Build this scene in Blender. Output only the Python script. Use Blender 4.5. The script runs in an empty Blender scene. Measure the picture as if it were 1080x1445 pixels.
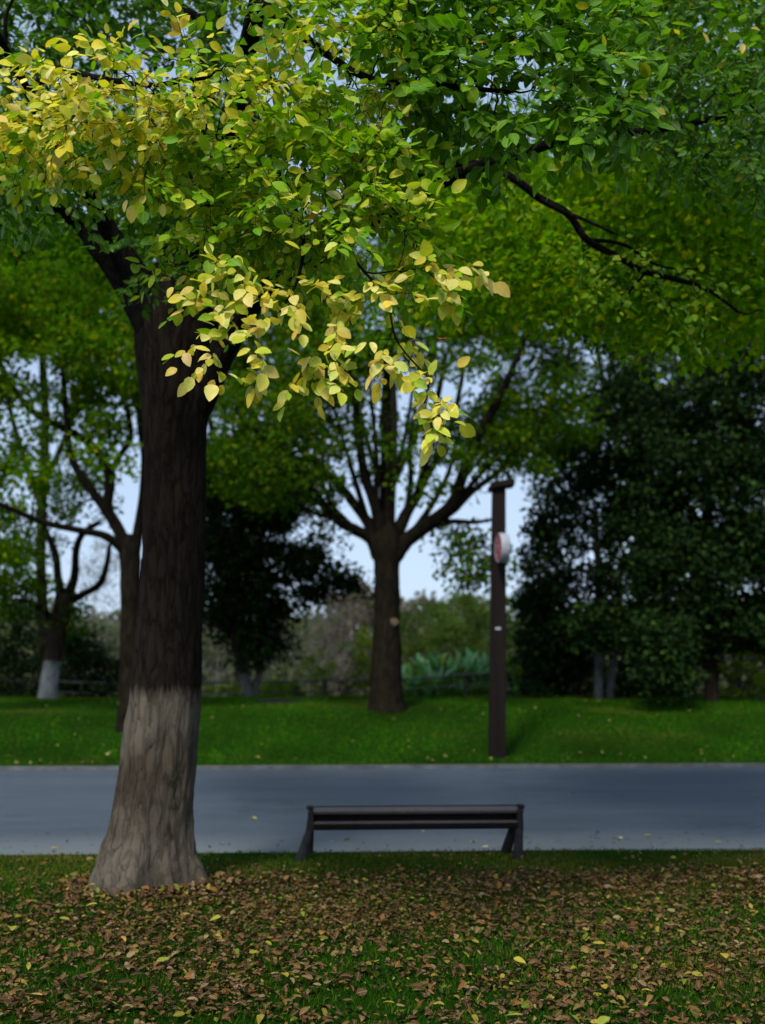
import bpy, bmesh, math, random
import numpy as np
from mathutils import Vector, Matrix

# ------------------------------------------------------------------ camera, world, sun, exposure
scene = bpy.context.scene
COL = scene.collection
PITCH = math.radians(10.0)
FPX = 1405.0                      # focal length in photo pixels (35 mm lens, portrait full frame)
CAM_H = 1.5

cam_data = bpy.data.cameras.new("camera")
cam_data.sensor_fit = 'VERTICAL'
cam_data.sensor_height = 36.0
cam_data.sensor_width = 26.9
cam_data.lens = 35.0
cam_data.clip_start = 0.05
cam_data.clip_end = 3000.0
cam_data.dof.use_dof = True
cam_data.dof.focus_distance = 4.9
cam_data.dof.aperture_fstop = 1.4
cam = bpy.data.objects.new("camera", cam_data)
COL.objects.link(cam)
cam.location = (0, 0, CAM_H)
cam.rotation_euler = (math.radians(90) + PITCH, 0, 0)
scene.camera = cam

SUN_EL = math.radians(46)
SUN_AZ = math.radians(200)        # compass direction the light comes from: 0 = +Y (ahead), clockwise
world = bpy.data.worlds.new("World")
scene.world = world
world.use_nodes = True
wn = world.node_tree.nodes
wl = world.node_tree.links
wn.clear()
w_out = wn.new("ShaderNodeOutputWorld")
w_bg = wn.new("ShaderNodeBackground")
w_sky = wn.new("ShaderNodeTexSky")
w_sky.sky_type = 'NISHITA'
w_sky.sun_disc = False
w_sky.sun_elevation = SUN_EL
w_sky.sun_rotation = SUN_AZ
w_sky.air_density = 1.0
w_sky.dust_density = 1.5
w_sky.ozone_density = 1.0
w_hsv = wn.new("ShaderNodeHueSaturation")
w_hsv.inputs['Saturation'].default_value = 0.62
w_bg.inputs['Strength'].default_value = 0.13
wl.new(w_sky.outputs[0], w_hsv.inputs['Color'])
w_mix = wn.new("ShaderNodeMix")          # thin even overcast over the clear sky
w_mix.data_type = 'RGBA'
w_mix.inputs[0].default_value = 0.6
w_mix.inputs[7].default_value = (2.6, 3.65, 5.3, 1)
wl.new(w_hsv.outputs[0], w_mix.inputs[6])
wl.new(w_mix.outputs[2], w_bg.inputs['Color'])
wl.new(w_bg.outputs[0], w_out.inputs['Surface'])

sun_data = bpy.data.lights.new("sun", 'SUN')
sun_data.energy = 2.6
sun_data.angle = math.radians(11)
sun_data.color = (1.0, 0.97, 0.91)
sun = bpy.data.objects.new("sun", sun_data)
COL.objects.link(sun)
sd = Vector((math.sin(SUN_AZ) * math.cos(SUN_EL), math.cos(SUN_AZ) * math.cos(SUN_EL), math.sin(SUN_EL)))
sun.rotation_euler = sd.to_track_quat('Z', 'Y').to_euler()
sun.location = sd * 60

scene.view_settings.view_transform = 'Standard'
scene.view_settings.look = 'None'
scene.view_settings.exposure = 0.5
scene.view_settings.gamma = 1.0
scene.render.engine = 'CYCLES'
scene.cycles.use_denoising = True
scene.cycles.max_bounces = 8
scene.cycles.diffuse_bounces = 3
scene.cycles.glossy_bounces = 2
scene.cycles.transmission_bounces = 4
scene.cycles.use_adaptive_sampling = True

# ------------------------------------------------------------------ helpers
CP, SP = math.cos(PITCH), math.sin(PITCH)


def P(px, py, Y):
    """the point that stands Y metres ahead of the camera on the sight line of photo pixel (px, py)"""
    rx = (px - 540.0) / FPX
    up = -(py - 722.5) / FPX
    dy = CP - SP * up
    dz = SP + CP * up
    k = Y / dy
    return np.array((rx * k, Y, CAM_H + dz * k))


def pxm(p):
    """metres per photo pixel at point p"""
    return (p[1] * CP + (p[2] - CAM_H) * SP) / FPX


def nrm(v):
    v = np.asarray(v, float)
    return v / np.maximum(np.linalg.norm(v, axis=-1, keepdims=True), 1e-9)


def vnoise(p, seed=0):
    """value noise, p (N,3) -> (N,) in -1..1"""
    p = np.asarray(p, float)
    i = np.floor(p).astype(np.int64)
    f = p - i
    f = f * f * (3 - 2 * f)
    res = 0
    for dx in (0, 1):
        for dy in (0, 1):
            for dz in (0, 1):
                h = (i[:, 0] + dx) * 374761393 + (i[:, 1] + dy) * 668265263 + (i[:, 2] + dz) * 2147483647 + seed * 974634777
                h = (h ^ (h >> 13)) * 1274126177
                h = (h ^ (h >> 16)) & 0xffff
                w = (f[:, 0] if dx else 1 - f[:, 0]) * (f[:, 1] if dy else 1 - f[:, 1]) * (f[:, 2] if dz else 1 - f[:, 2])
                res = res + w * (h / 32767.5 - 1)
    return res


def fbm(p, seed=0, octaves=3):
    p = np.asarray(p, float)
    s, a = 0, 1.0
    for o in range(octaves):
        s = s + a * vnoise(p * (2 ** o), seed + o)
        a *= 0.5
    return s


def mesh_np(name, verts, faces_flat, loop_counts, mat, parent=None, smooth=True, color=None, floats=None, origin=None):
    verts = np.asarray(verts, np.float32)
    me = bpy.data.meshes.new(name)
    if origin is not None:
        verts = verts - np.asarray(origin, np.float32)
    nv, nf = len(verts), len(loop_counts)
    me.vertices.add(nv)
    me.vertices.foreach_set("co", verts.ravel())
    me.loops.add(len(faces_flat))
    me.loops.foreach_set("vertex_index", np.asarray(faces_flat, np.int32))
    me.polygons.add(nf)
    st = np.zeros(nf, np.int32)
    st[1:] = np.cumsum(loop_counts)[:-1]
    me.polygons.foreach_set("loop_start", st)
    me.polygons.foreach_set("loop_total", np.asarray(loop_counts, np.int32))
    me.polygons.foreach_set("use_smooth", np.full(nf, smooth, dtype=bool))
    me.update(calc_edges=True)
    me.validate()
    if color is not None:
        a = me.color_attributes.new("Col", 'FLOAT_COLOR', 'POINT')
        c4 = np.ones((nv, 4), np.float32)
        c4[:, :3] = color
        a.data.foreach_set("color", c4.ravel())
    for k, v in (floats or {}).items():
        a = me.attributes.new(k, 'FLOAT', 'POINT')
        a.data.foreach_set("value", np.asarray(v, np.float32))
    me.materials.append(mat)
    o = bpy.data.objects.new(name, me)
    COL.objects.link(o)
    if origin is not None:
        o.location = [float(c) for c in origin]
    if parent is not None:
        o.parent = parent
        o.matrix_parent_inverse = Matrix.Identity(4)
        if origin is None:
            o.location = [-float(c) for c in parent.location]
        else:
            o.location = [float(c) - float(q) for c, q in zip(origin, parent.location)]
    return o


def thing(name, label, cat, loc, group=None):
    o = bpy.data.objects.new(name, None)
    o.empty_display_size = 0.2
    COL.objects.link(o)
    o.location = [float(c) for c in loc]
    tag(o, label, cat, group)
    return o


def tag(o, label=None, cat=None, group=None, kind=None):
    if label:
        o['label'] = label
    if cat:
        o['category'] = cat
    if group:
        o['group'] = group
    if kind:
        o['kind'] = kind
    return o


class MB:
    """collects boxes, tubes and lathes and links them as ONE mesh object"""
    def __init__(self):
        self.v, self.f = [], []

    def add(self, verts, faces):
        b = len(self.v)
        self.v += [tuple(float(c) for c in p) for p in verts]
        self.f += [tuple(b + i for i in f) for f in faces]

    def box(self, c, s, rot=None, bevel=0.0):
        bm = bmesh.new()
        bmesh.ops.create_cube(bm, size=1.0)
        bmesh.ops.scale(bm, vec=s, verts=bm.verts)
        if bevel:
            bmesh.ops.bevel(bm, geom=list(bm.edges), offset=bevel, segments=2, affect='EDGES', profile=0.5)
        M = Matrix.Translation(Vector(c)) @ (rot.to_4x4() if rot is not None else Matrix.Identity(4))
        bm.verts.index_update()
        self.add([M @ v.co for v in bm.verts], [[v.index for v in f.verts] for f in bm.faces])
        bm.free()

    def lathe(self, prof, M, seg=32):
        """profile of (r, z) round local Z"""
        vs, fs = [], []
        n = len(prof)
        for i in range(seg):
            a = 2 * math.pi * i / seg
            for r, z in prof:
                vs.append(M @ Vector((r * math.cos(a), r * math.sin(a), z)))
        for i in range(seg):
            j = (i + 1) % seg
            for k in range(n - 1):
                fs.append((i * n + k, j * n + k, j * n + k + 1, i * n + k + 1))
        self.add(vs, fs)

    def build(self, name, mat, parent=None, smooth=False, origin=None):
        fl = [i for f in self.f for i in f]
        return mesh_np(name, np.array(self.v), fl, [len(f) for f in self.f], mat, parent, smooth, origin=origin)


def catmull(pts, n):
    """smooth a polyline (N,k) to roughly n samples"""
    pts = np.asarray(pts, float)
    if len(pts) < 3:
        t = np.linspace(0, 1, n)[:, None]
        return pts[0] * (1 - t) + pts[-1] * t
    d = np.r_[0, np.cumsum(np.linalg.norm(np.diff(pts[:, :3], axis=0), axis=1))]
    q = np.vstack([2 * pts[0] - pts[1], pts, 2 * pts[-1] - pts[-2]])
    out = []
    for s in np.linspace(0, d[-1], n):
        i = min(max(np.searchsorted(d, s, 'right') - 1, 0), len(pts) - 2)
        t = (s - d[i]) / max(d[i + 1] - d[i], 1e-9)
        p0, p1, p2, p3 = q[i], q[i + 1], q[i + 2], q[i + 3]
        out.append(0.5 * (2 * p1 + (p2 - p0) * t + (2 * p0 - 5 * p1 + 4 * p2 - p3) * t * t + (3 * p1 - p0 - 3 * p2 + p3) * t ** 3))
    out = np.array(out)
    return out


def tube_arrays(path, radii, seg=8, wob=0.0, seed=0, cap=True):
    path = np.asarray(path, float)
    radii = np.asarray(radii, float)
    n = len(path)
    t = nrm(np.gradient(path, axis=0))
    ref = np.array((0, 0, 1.0)) if abs(t[0][2]) < 0.8 else np.array((1.0, 0, 0))
    u = nrm(np.cross(t[0], ref))
    vs = []
    ang = np.linspace(0, 2 * np.pi, seg, endpoint=False)
    for i in range(n):
        u = nrm(u - t[i] * np.dot(u, t[i]))
        v = np.cross(t[i], u)
        ring = path[i] + radii[i] * (np.cos(ang)[:, None] * u + np.sin(ang)[:, None] * v)
        vs.append(ring)
    vs = np.concatenate(vs)
    if wob:
        c = np.repeat(path, seg, axis=0)
        r = np.repeat(radii, seg)
        nn = fbm(vs / np.maximum(r[:, None] * 1.6, 0.02), seed)
        vs = c + (vs - c) * (1 + wob * nn)[:, None]
    i = np.arange(n - 1)[:, None] * seg
    k = np.arange(seg)[None, :]
    k2 = (k + 1) % seg
    f = np.stack([i + k, i + k2, i + seg + k2, i + seg + k], -1).reshape(-1, 4)
    return vs, f


def join_tubes(tubes):
    V, F, b = [], [], 0
    for v, f in tubes:
        V.append(v)
        F.append(f + b)
        b += len(v)
    return np.concatenate(V), np.concatenate(F)


def tubes_obj(name, tubes, mat, parent, smooth=True):
    V, F = join_tubes(tubes)
    return mesh_np(name, V, F.ravel(), np.full(len(F), 4), mat, parent, smooth)


# ---- leaves
LEAF_T = np.array([0, .13, .36, .62, .86, 1.0])
LEAF_W = np.array([0, .62, 1.0, .92, .5, 0])


def leaves_obj(name, pos, axis, normal, size, colors, mat, parent=None, fold=0.25, curl=0.25, ratio=0.30, fine=True, rs=None, origin=None, crumple=0.0):
    """many leaves as one mesh; every leaf is a folded, curled blade"""
    rs = rs or np.random.RandomState(1)
    N = len(pos)
    a = nrm(axis)
    n = nrm(normal - a * np.sum(normal * a, 1, keepdims=True))
    b = np.cross(n, a)
    size = np.asarray(size)
    fo = fold * rs.uniform(0.2, 1.6, N)
    cu = curl * rs.uniform(-0.4, 1.6, N)
    ra = ratio * rs.uniform(0.82, 1.15, N)
    if fine:
        tv, sv = [0.0], [0.0]
        for t, w in zip(LEAF_T[1:-1], LEAF_W[1:-1]):
            tv += [t, t, t]
            sv += [-w, 0, w]
        tv.append(1.0)
        sv.append(0.0)
        faces = [(0, 2, 1), (0, 3, 2)]
        for k in range(3):
            o = 1 + 3 * k
            faces += [(o, o + 1, o + 4, o + 3), (o + 1, o + 2, o + 5, o + 4)]
        faces += [(10, 11, 13), (11, 12, 13)]
    else:
        tv = [0, .45, .4, .45, 1.0]
        sv = [0, -1, 0, 1, 0]
        faces = [(0, 2, 1), (0, 3, 2), (1, 2, 4), (2, 3, 4)]
    tv, sv = np.array(tv), np.array(sv)
    K = len(tv)
    lx = tv[None, :] * np.ones((N, 1))
    ly = sv[None, :] * ra[:, None]
    lz = np.abs(ly) * fo[:, None] - cu[:, None] * tv[None, :] ** 2 * 0.5
    if crumple:
        lz = lz + rs.uniform(-crumple, crumple, (N, K))
        ly = ly + rs.uniform(-crumple, crumple, (N, K)) * 0.5
    S = size[:, None, None]
    V = pos[:, None, :] + S * (lx[..., None] * a[:, None] + ly[..., None] * b[:, None] + lz[..., None] * n[:, None])
    V = V.reshape(-1, 3)
    fl, lc = [], []
    flat = np.concatenate([np.array(f) for f in faces])
    cnt = np.array([len(f) for f in faces])
    FL = (np.arange(N)[:, None] * K + flat[None, :]).ravel()
    LC = np.tile(cnt, N)
    C = np.repeat(colors, K, axis=0)
    mid = np.tile(np.abs(sv) / 1.0, N)
    tl = np.tile(tv, N)
    return mesh_np(name, V, FL, LC, mat, parent, True, C, {"side": mid, "along": tl}, origin=origin)


def pick(rs, palette, n, jit=0.18):
    """palette = list of (weight, rgb)"""
    w = np.array([p[0] for p in palette], float)
    c = np.array([p[1] for p in palette], float)
    i = rs.choice(len(w), n, p=w / w.sum())
    j = rs.choice(len(w), n, p=w / w.sum())
    m = rs.uniform(0, 0.35, (n, 1))
    out = c[i] * (1 - m) + c[j] * m
    out = out * (1 + jit * rs.uniform(-1, 1, (n, 1))) * (1 + 0.07 * rs.uniform(-1, 1, (n, 3)))
    return np.clip(out, 0.003, 0.95)


# ------------------------------------------------------------------ materials
def new_mat(name):
    m = bpy.data.materials.new(name)
    m.use_nodes = True
    nt = m.node_tree
    nt.nodes.clear()
    out = nt.nodes.new("ShaderNodeOutputMaterial")
    return m, nt, out


def N_(nt, typ, **kw):
    n = nt.nodes.new(typ)
    for k, v in kw.items():
        if k.startswith('i_'):
            key = k[2:].replace('_', ' ')
            n.inputs[key].default_value = v
        else:
            setattr(n, k, v)
    return n


def ramp(nt, stops, interp='LINEAR'):
    r = nt.nodes.new("ShaderNodeValToRGB")
    r.color_ramp.interpolation = interp
    els = r.color_ramp.elements
    while len(els) < len(stops):
        els.new(0.5)
    for e, (p, c) in zip(els, stops):
        e.position = p
        e.color = (c[0], c[1], c[2], 1) if not isinstance(c, (int, float)) else (c, c, c, 1)
    return r


def mix_rgb(nt, blend='MIX', fac=0.5):
    m = nt.nodes.new("ShaderNodeMix")
    m.data_type = 'RGBA'
    m.blend_type = blend
    m.inputs[0].default_value = fac
    return m   # inputs 6, 7; output 2


def mat_leaf(name, trans=0.42, rough=0.45, spec=0.35, veins=True, spots=0.35, trans_tint=(1.08, 1.18, 0.45)):
    m, nt, out = new_mat(name)
    L = nt.links
    at = N_(nt, "ShaderNodeAttribute", attribute_name="Col")
    geo = N_(nt, "ShaderNodeNewGeometry")
    col = at.outputs['Color']
    if veins:
        sd_ = N_(nt, "ShaderNodeAttribute", attribute_name="side")
        al = N_(nt, "ShaderNodeAttribute", attribute_name="along")
        # midrib and pale side veins
        r = ramp(nt, [(0.0, 1.0), (0.10, 0.0)])
        L.new(sd_.outputs['Fac'], r.inputs[0])
        mx = mix_rgb(nt, 'MIX')
        mx.inputs[7].default_value = (0.62, 0.60, 0.25, 1)
        mm = N_(nt, "ShaderNodeMath", operation='MULTIPLY')
        mm.inputs[1].default_value = 0.32
        L.new(r.outputs[0], mm.inputs[0])
        L.new(mm.outputs[0], mx.inputs[0])
        L.new(col, mx.inputs[6])
        col = mx.outputs[2]
        # side veins: stripes along + side
        ad = N_(nt, "ShaderNodeMath", operation='MULTIPLY_ADD')
        ad.inputs[1].default_value = 9.0
        L.new(al.outputs['Fac'], ad.inputs[0])
        ms = N_(nt, "ShaderNodeMath", operation='MULTIPLY')
        ms.inputs[1].default_value = -2.6
        L.new(sd_.outputs['Fac'], ms.inputs[0])
        L.new(ms.outputs[0], ad.inputs[2])
        fr = N_(nt, "ShaderNodeMath", operation='FRACT')
        L.new(ad.outputs[0], fr.inputs[0])
        rv = ramp(nt, [(0.0, 1.0), (0.14, 0.90), (0.2, 1.0), (1.0, 1.0)])
        L.new(fr.outputs[0], rv.inputs[0])
        mv = mix_rgb(nt, 'MULTIPLY', 0.7)
        L.new(col, mv.inputs[6])
        L.new(rv.outputs[0], mv.inputs[7])
        col = mv.outputs[2]
    if veins:
        # leaves turn unevenly: greener and browner patches, browned rims
        n0 = N_(nt, "ShaderNodeTexNoise", i_Scale=21.0, i_Detail=2.0)
        L.new(geo.outputs['Position'], n0.inputs['Vector'])
        r0 = ramp(nt, [(0.36, (0.80, 0.95, 0.7)), (0.5, (1, 1, 1)), (0.66, (1.05, 0.98, 0.95))])
        L.new(n0.outputs[0], r0.inputs[0])
        m0 = mix_rgb(nt, 'MULTIPLY', 0.9)
        L.new(col, m0.inputs[6])
        L.new(r0.outputs[0], m0.inputs[7])
        col = m0.outputs[2]
    if spots:
        nz = N_(nt, "ShaderNodeTexNoise", i_Scale=55.0, i_Detail=3.0)
        L.new(geo.outputs['Position'], nz.inputs['Vector'])
        rr = ramp(nt, [(0.58, 0.0), (0.68, 1.0)])
        L.new(nz.outputs[0], rr.inputs[0])
        mp = N_(nt, "ShaderNodeMath", operation='MULTIPLY')
        mp.inputs[1].default_value = spots
        L.new(rr.outputs[0], mp.inputs[0])
        ms2 = mix_rgb(nt, 'MULTIPLY')
        ms2.inputs[7].default_value = (0.62, 0.42, 0.22, 1)
        L.new(mp.outputs[0], ms2.inputs[0])
        L.new(col, ms2.inputs[6])
        col = ms2.outputs[2]
    pb = N_(nt, "ShaderNodeBsdfPrincipled")
    pb.inputs['Roughness'].default_value = rough
    pb.inputs['Specular IOR Level'].default_value = spec
    L.new(col, pb.inputs['Base Color'])
    tr = N_(nt, "ShaderNodeBsdfTranslucent")
    tt = mix_rgb(nt, 'MULTIPLY', 1.0)
    tt.inputs[7].default_value = (*trans_tint, 1)
    L.new(col, tt.inputs[6])
    L.new(tt.outputs[2], tr.inputs['Color'])
    ms3 = N_(nt, "ShaderNodeMixShader")
    ms3.inputs[0].default_value = trans
    L.new(pb.outputs[0], ms3.inputs[1])
    L.new(tr.outputs[0], ms3.inputs[2])
    L.new(ms3.outputs[0], out.inputs['Surface'])
    return m


def mat_bark(name, dark, light, paint=None, paint_z=None, scale=1.0, bump=0.6):
    """bark with vertical furrows; paint = colour of a weathered whitewash band below world height paint_z"""
    m, nt, out = new_mat(name)
    L = nt.links
    geo = N_(nt, "ShaderNodeNewGeometry")
    mp = N_(nt, "ShaderNodeMapping")
    mp.inputs['Scale'].default_value = (9 * scale, 9 * scale, 1.9 * scale)
    L.new(geo.outputs['Position'], mp.inputs['Vector'])
    n1 = N_(nt, "ShaderNodeTexNoise", i_Scale=1.6, i_Detail=6.0, i_Roughness=0.62, i_Distortion=0.6)
    L.new(mp.outputs[0], n1.inputs['Vector'])
    vo = N_(nt, "ShaderNodeTexVoronoi", feature='DISTANCE_TO_EDGE', i_Scale=1.5)
    wob = N_(nt, "ShaderNodeVectorMath", operation='ADD')
    sc = N_(nt, "ShaderNodeVectorMath", operation='SCALE')
    sc.inputs['Scale'].default_value = 1.5
    L.new(n1.outputs[1], sc.inputs[0])
    L.new(mp.outputs[0], wob.inputs[0])
    L.new(sc.outputs[0], wob.inputs[1])
    L.new(wob.outputs[0], vo.inputs['Vector'])
    rv = ramp(nt, [(0.0, 0.1), (0.06, 0.45), (0.2, 1.0)])
    L.new(vo.outputs['Distance'], rv.inputs[0])
    n2 = N_(nt, "ShaderNodeTexNoise", i_Scale=22.0 * scale, i_Detail=5.0, i_Roughness=0.7)
    L.new(geo.outputs['Position'], n2.inputs['Vector'])
    n3 = N_(nt, "ShaderNodeTexNoise", i_Scale=1.7, i_Detail=3.0)
    L.new(geo.outputs['Position'], n3.inputs['Vector'])
    hm = N_(nt, "ShaderNodeMath", operation='MULTIPLY_ADD')
    hm.inputs[1].default_value = 0.55
    L.new(rv.outputs[0], hm.inputs[0])
    L.new(n1.outputs[0], hm.inputs[2])
    h2 = N_(nt, "ShaderNodeMath", operation='MULTIPLY_ADD')
    h2.inputs[1].default_value = 0.35
    L.new(n2.outputs[0], h2.inputs[0])
    L.new(hm.outputs[0], h2.inputs[2])
    rc = ramp(nt, [(0.35, dark), (1.15 / 1.5, light)])
    h3 = N_(nt, "ShaderNodeMath", operation='MULTIPLY')
    h3.inputs[1].default_value = 0.62
    L.new(h2.outputs[0], h3.inputs[0])
    L.new(h3.outputs[0], rc.inputs[0])
    col = rc.outputs[0]
    if paint is not None:
        rp = ramp(nt, [(0.34, tuple(c * 0.22 for c in paint)), (0.52, tuple(c * 0.66 for c in paint)), (0.82, paint)])
        L.new(h3.outputs[0], rp.inputs[0])
        mb = mix_rgb(nt, 'MULTIPLY', 0.85)
        rb = ramp(nt, [(0.3, (0.45, 0.40, 0.36)), (0.62, (1.0, 1.0, 1.0))])
        L.new(n3.outputs[0], rb.inputs[0])
        L.new(rp.outputs[0], mb.inputs[6])
        L.new(rb.outputs[0], mb.inputs[7])
        sx = N_(nt, "ShaderNodeSeparateXYZ")
        L.new(geo.outputs['Position'], sx.inputs[0])
        sb = N_(nt, "ShaderNodeMath", operation='SUBTRACT')
        sb.inputs[0].default_value = paint_z
        L.new(sx.outputs['Z'], sb.inputs[1])
        nn = N_(nt, "ShaderNodeMath", operation='MULTIPLY_ADD')
        nn.inputs[1].default_value = 0.20
        L.new(n1.outputs[0], nn.inputs[0])
        L.new(sb.outputs[0], nn.inputs[2])
        rf = ramp(nt, [(0.06, 0.0), (0.16, 1.0)])
        L.new(nn.outputs[0], rf.inputs[0])
        mx = mix_rgb(nt)
        L.new(rf.outputs[0], mx.inputs[0])
        L.new(col, mx.inputs[6])
        L.new(mb.outputs[2], mx.inputs[7])
        col = mx.outputs[2]
    pb = N_(nt, "ShaderNodeBsdfPrincipled")
    pb.inputs['Roughness'].default_value = 0.95
    pb.inputs['Specular IOR Level'].default_value = 0.03
    L.new(col, pb.inputs['Base Color'])
    bp = N_(nt, "ShaderNodeBump", i_Strength=bump, i_Distance=0.03)
    L.new(h2.outputs[0], bp.inputs['Height'])
    L.new(bp.outputs[0], pb.inputs['Normal'])
    L.new(pb.outputs[0], out.inputs['Surface'])
    return m


def mat_noise(name, stops, scale=8.0, detail=5.0, rough=0.85, bump=0.3, bump_dist=0.01, bump_scale=None, spec=0.3, stretch=(1, 1, 1), second=None):
    m, nt, out = new_mat(name)
    L = nt.links
    geo = N_(nt, "ShaderNodeNewGeometry")
    mp = N_(nt, "ShaderNodeMapping")
    mp.inputs['Scale'].default_value = stretch
    L.new(geo.outputs['Position'], mp.inputs['Vector'])
    n1 = N_(nt, "ShaderNodeTexNoise", i_Scale=scale, i_Detail=detail, i_Roughness=0.6)
    L.new(mp.outputs[0], n1.inputs['Vector'])
    rc = ramp(nt, stops)
    L.new(n1.outputs[0], rc.inputs[0])
    col = rc.outputs[0]
    if second:                                   # large-scale tone variation that belongs to the surface
        n2 = N_(nt, "ShaderNodeTexNoise", i_Scale=second[0], i_Detail=3.0)
        L.new(mp.outputs[0], n2.inputs['Vector'])
        r2 = ramp(nt, [(0.35, second[1]), (0.65, second[2])])
        L.new(n2.outputs[0], r2.inputs[0])
        mx = mix_rgb(nt, 'MULTIPLY', 1.0)
        L.new(col, mx.inputs[6])
        L.new(r2.outputs[0], mx.inputs[7])
        col = mx.outputs[2]
    pb = N_(nt, "ShaderNodeBsdfPrincipled")
    pb.inputs['Roughness'].default_value = rough
    pb.inputs['Specular IOR Level'].default_value = spec
    L.new(col, pb.inputs['Base Color'])
    if bump:
        nb = N_(nt, "ShaderNodeTexNoise", i_Scale=bump_scale or scale * 3, i_Detail=4.0)
        L.new(mp.outputs[0], nb.inputs['Vector'])
        bp = N_(nt, "ShaderNodeBump", i_Strength=bump, i_Distance=bump_dist)
        L.new(nb.outputs[0], bp.inputs['Height'])
        L.new(bp.outputs[0], pb.inputs['Normal'])
    L.new(pb.outputs[0], out.inputs['Surface'])
    return m


M_LEAF = mat_leaf("leaf_near", trans=0.40, spots=0.40, spec=0.22)
M_LEAF_FAR = mat_leaf("leaf_far", trans=0.58, veins=False, spots=0.0, rough=0.65, spec=0.06)
M_LEAF_DARK = mat_leaf("leaf_evergreen", trans=0.18, veins=False, spots=0.0, rough=0.6, spec=0.08)
M_LITTER = mat_leaf("leaf_dry", trans=0.12, rough=0.8, spec=0.12, veins=True, spots=0.5, trans_tint=(1, .9, .7))
M_GRASS = mat_leaf("grass_blade", trans=0.30, rough=0.7, spec=0.04, veins=False, spots=0.0, trans_tint=(1.0, 1.1, 0.5))
M_BARK = mat_bark("bark_near", (0.004, 0.003, 0.0025), (0.017, 0.013, 0.010), paint=(0.112, 0.096, 0.073), paint_z=1.47, bump=0.42)
M_BARK_LIMB = mat_bark("bark_limb", (0.003, 0.0026, 0.0024), (0.012, 0.010, 0.009))
M_BARK_FAR = mat_bark("bark_far", (0.004, 0.0034, 0.0024), (0.017, 0.0138, 0.009), scale=0.7)
M_TWIG = mat_noise("twig", [(0.3, (0.02, 0.014, 0.01)), (0.7, (0.05, 0.034, 0.022))], scale=30, rough=0.8, bump=0)
M_LAWN = mat_noise("lawn", [(0.3, (0.006, 0.026, 0.001)), (0.7, (0.013, 0.048, 0.002))], scale=30, bump=0.6, bump_dist=0.03,
                   second=(0.6, (0.8, 0.8, 0.7), (1.1, 1.05, 0.9)), spec=0.03)
M_KERB = mat_noise("kerb_concrete", [(0.3, (0.07, 0.072, 0.072)), (0.7, (0.16, 0.165, 0.165))], scale=7, bump=0.3, second=(1.2, (0.6, 0.6, 0.55), (1.0, 1.0, 1.0)))
M_BENCH = mat_noise("bench_paint", [(0.3, (0.005, 0.0035, 0.0035)), (0.7, (0.011, 0.008, 0.008))], scale=6, rough=0.7, bump=0.15, bump_dist=0.003, stretch=(2, 30, 30), spec=0.1)
M_BENCH_LEG = mat_noise("bench_iron", [(0.3, (0.008, 0.008, 0.009)), (0.7, (0.022, 0.021, 0.022))], scale=14, rough=0.7, bump=0.2, bump_dist=0.004, spec=0.12)
M_POLE = mat_noise("pole_timber", [(0.3, (0.007, 0.0048, 0.004)), (0.7, (0.014, 0.0095, 0.0085))], scale=3, rough=0.7, bump=0.2, stretch=(12, 12, 1), spec=0.08)
M_SIGN_RED = mat_noise("sign_red", [(0.3, (0.22, 0.012, 0.03)), (0.7, (0.30, 0.02, 0.045))], scale=4, rough=0.5, bump=0)
M_SIGN_WHITE = mat_noise("sign_white", [(0.3, (0.26, 0.275, 0.30)), (0.7, (0.37, 0.385, 0.42))], scale=5, rough=0.45, bump=0)
M_FENCE = mat_noise("fence_grey", [(0.3, (0.05, 0.05, 0.047)), (0.7, (0.14, 0.138, 0.13))], scale=2, rough=0.8, bump=0.1)
M_FENCE_POST = mat_noise("fence_post", [(0.3, (0.03, 0.027, 0.023)), (0.7, (0.07, 0.06, 0.05))], scale=6, rough=0.8, bump=0.2)
M_COVER = mat_noise("iron_cover", [(0.3, (0.008, 0.011, 0.008)), (0.7, (0.018, 0.024, 0.016))], scale=18, rough=0.9, spec=0.03, bump=0.4)


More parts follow.
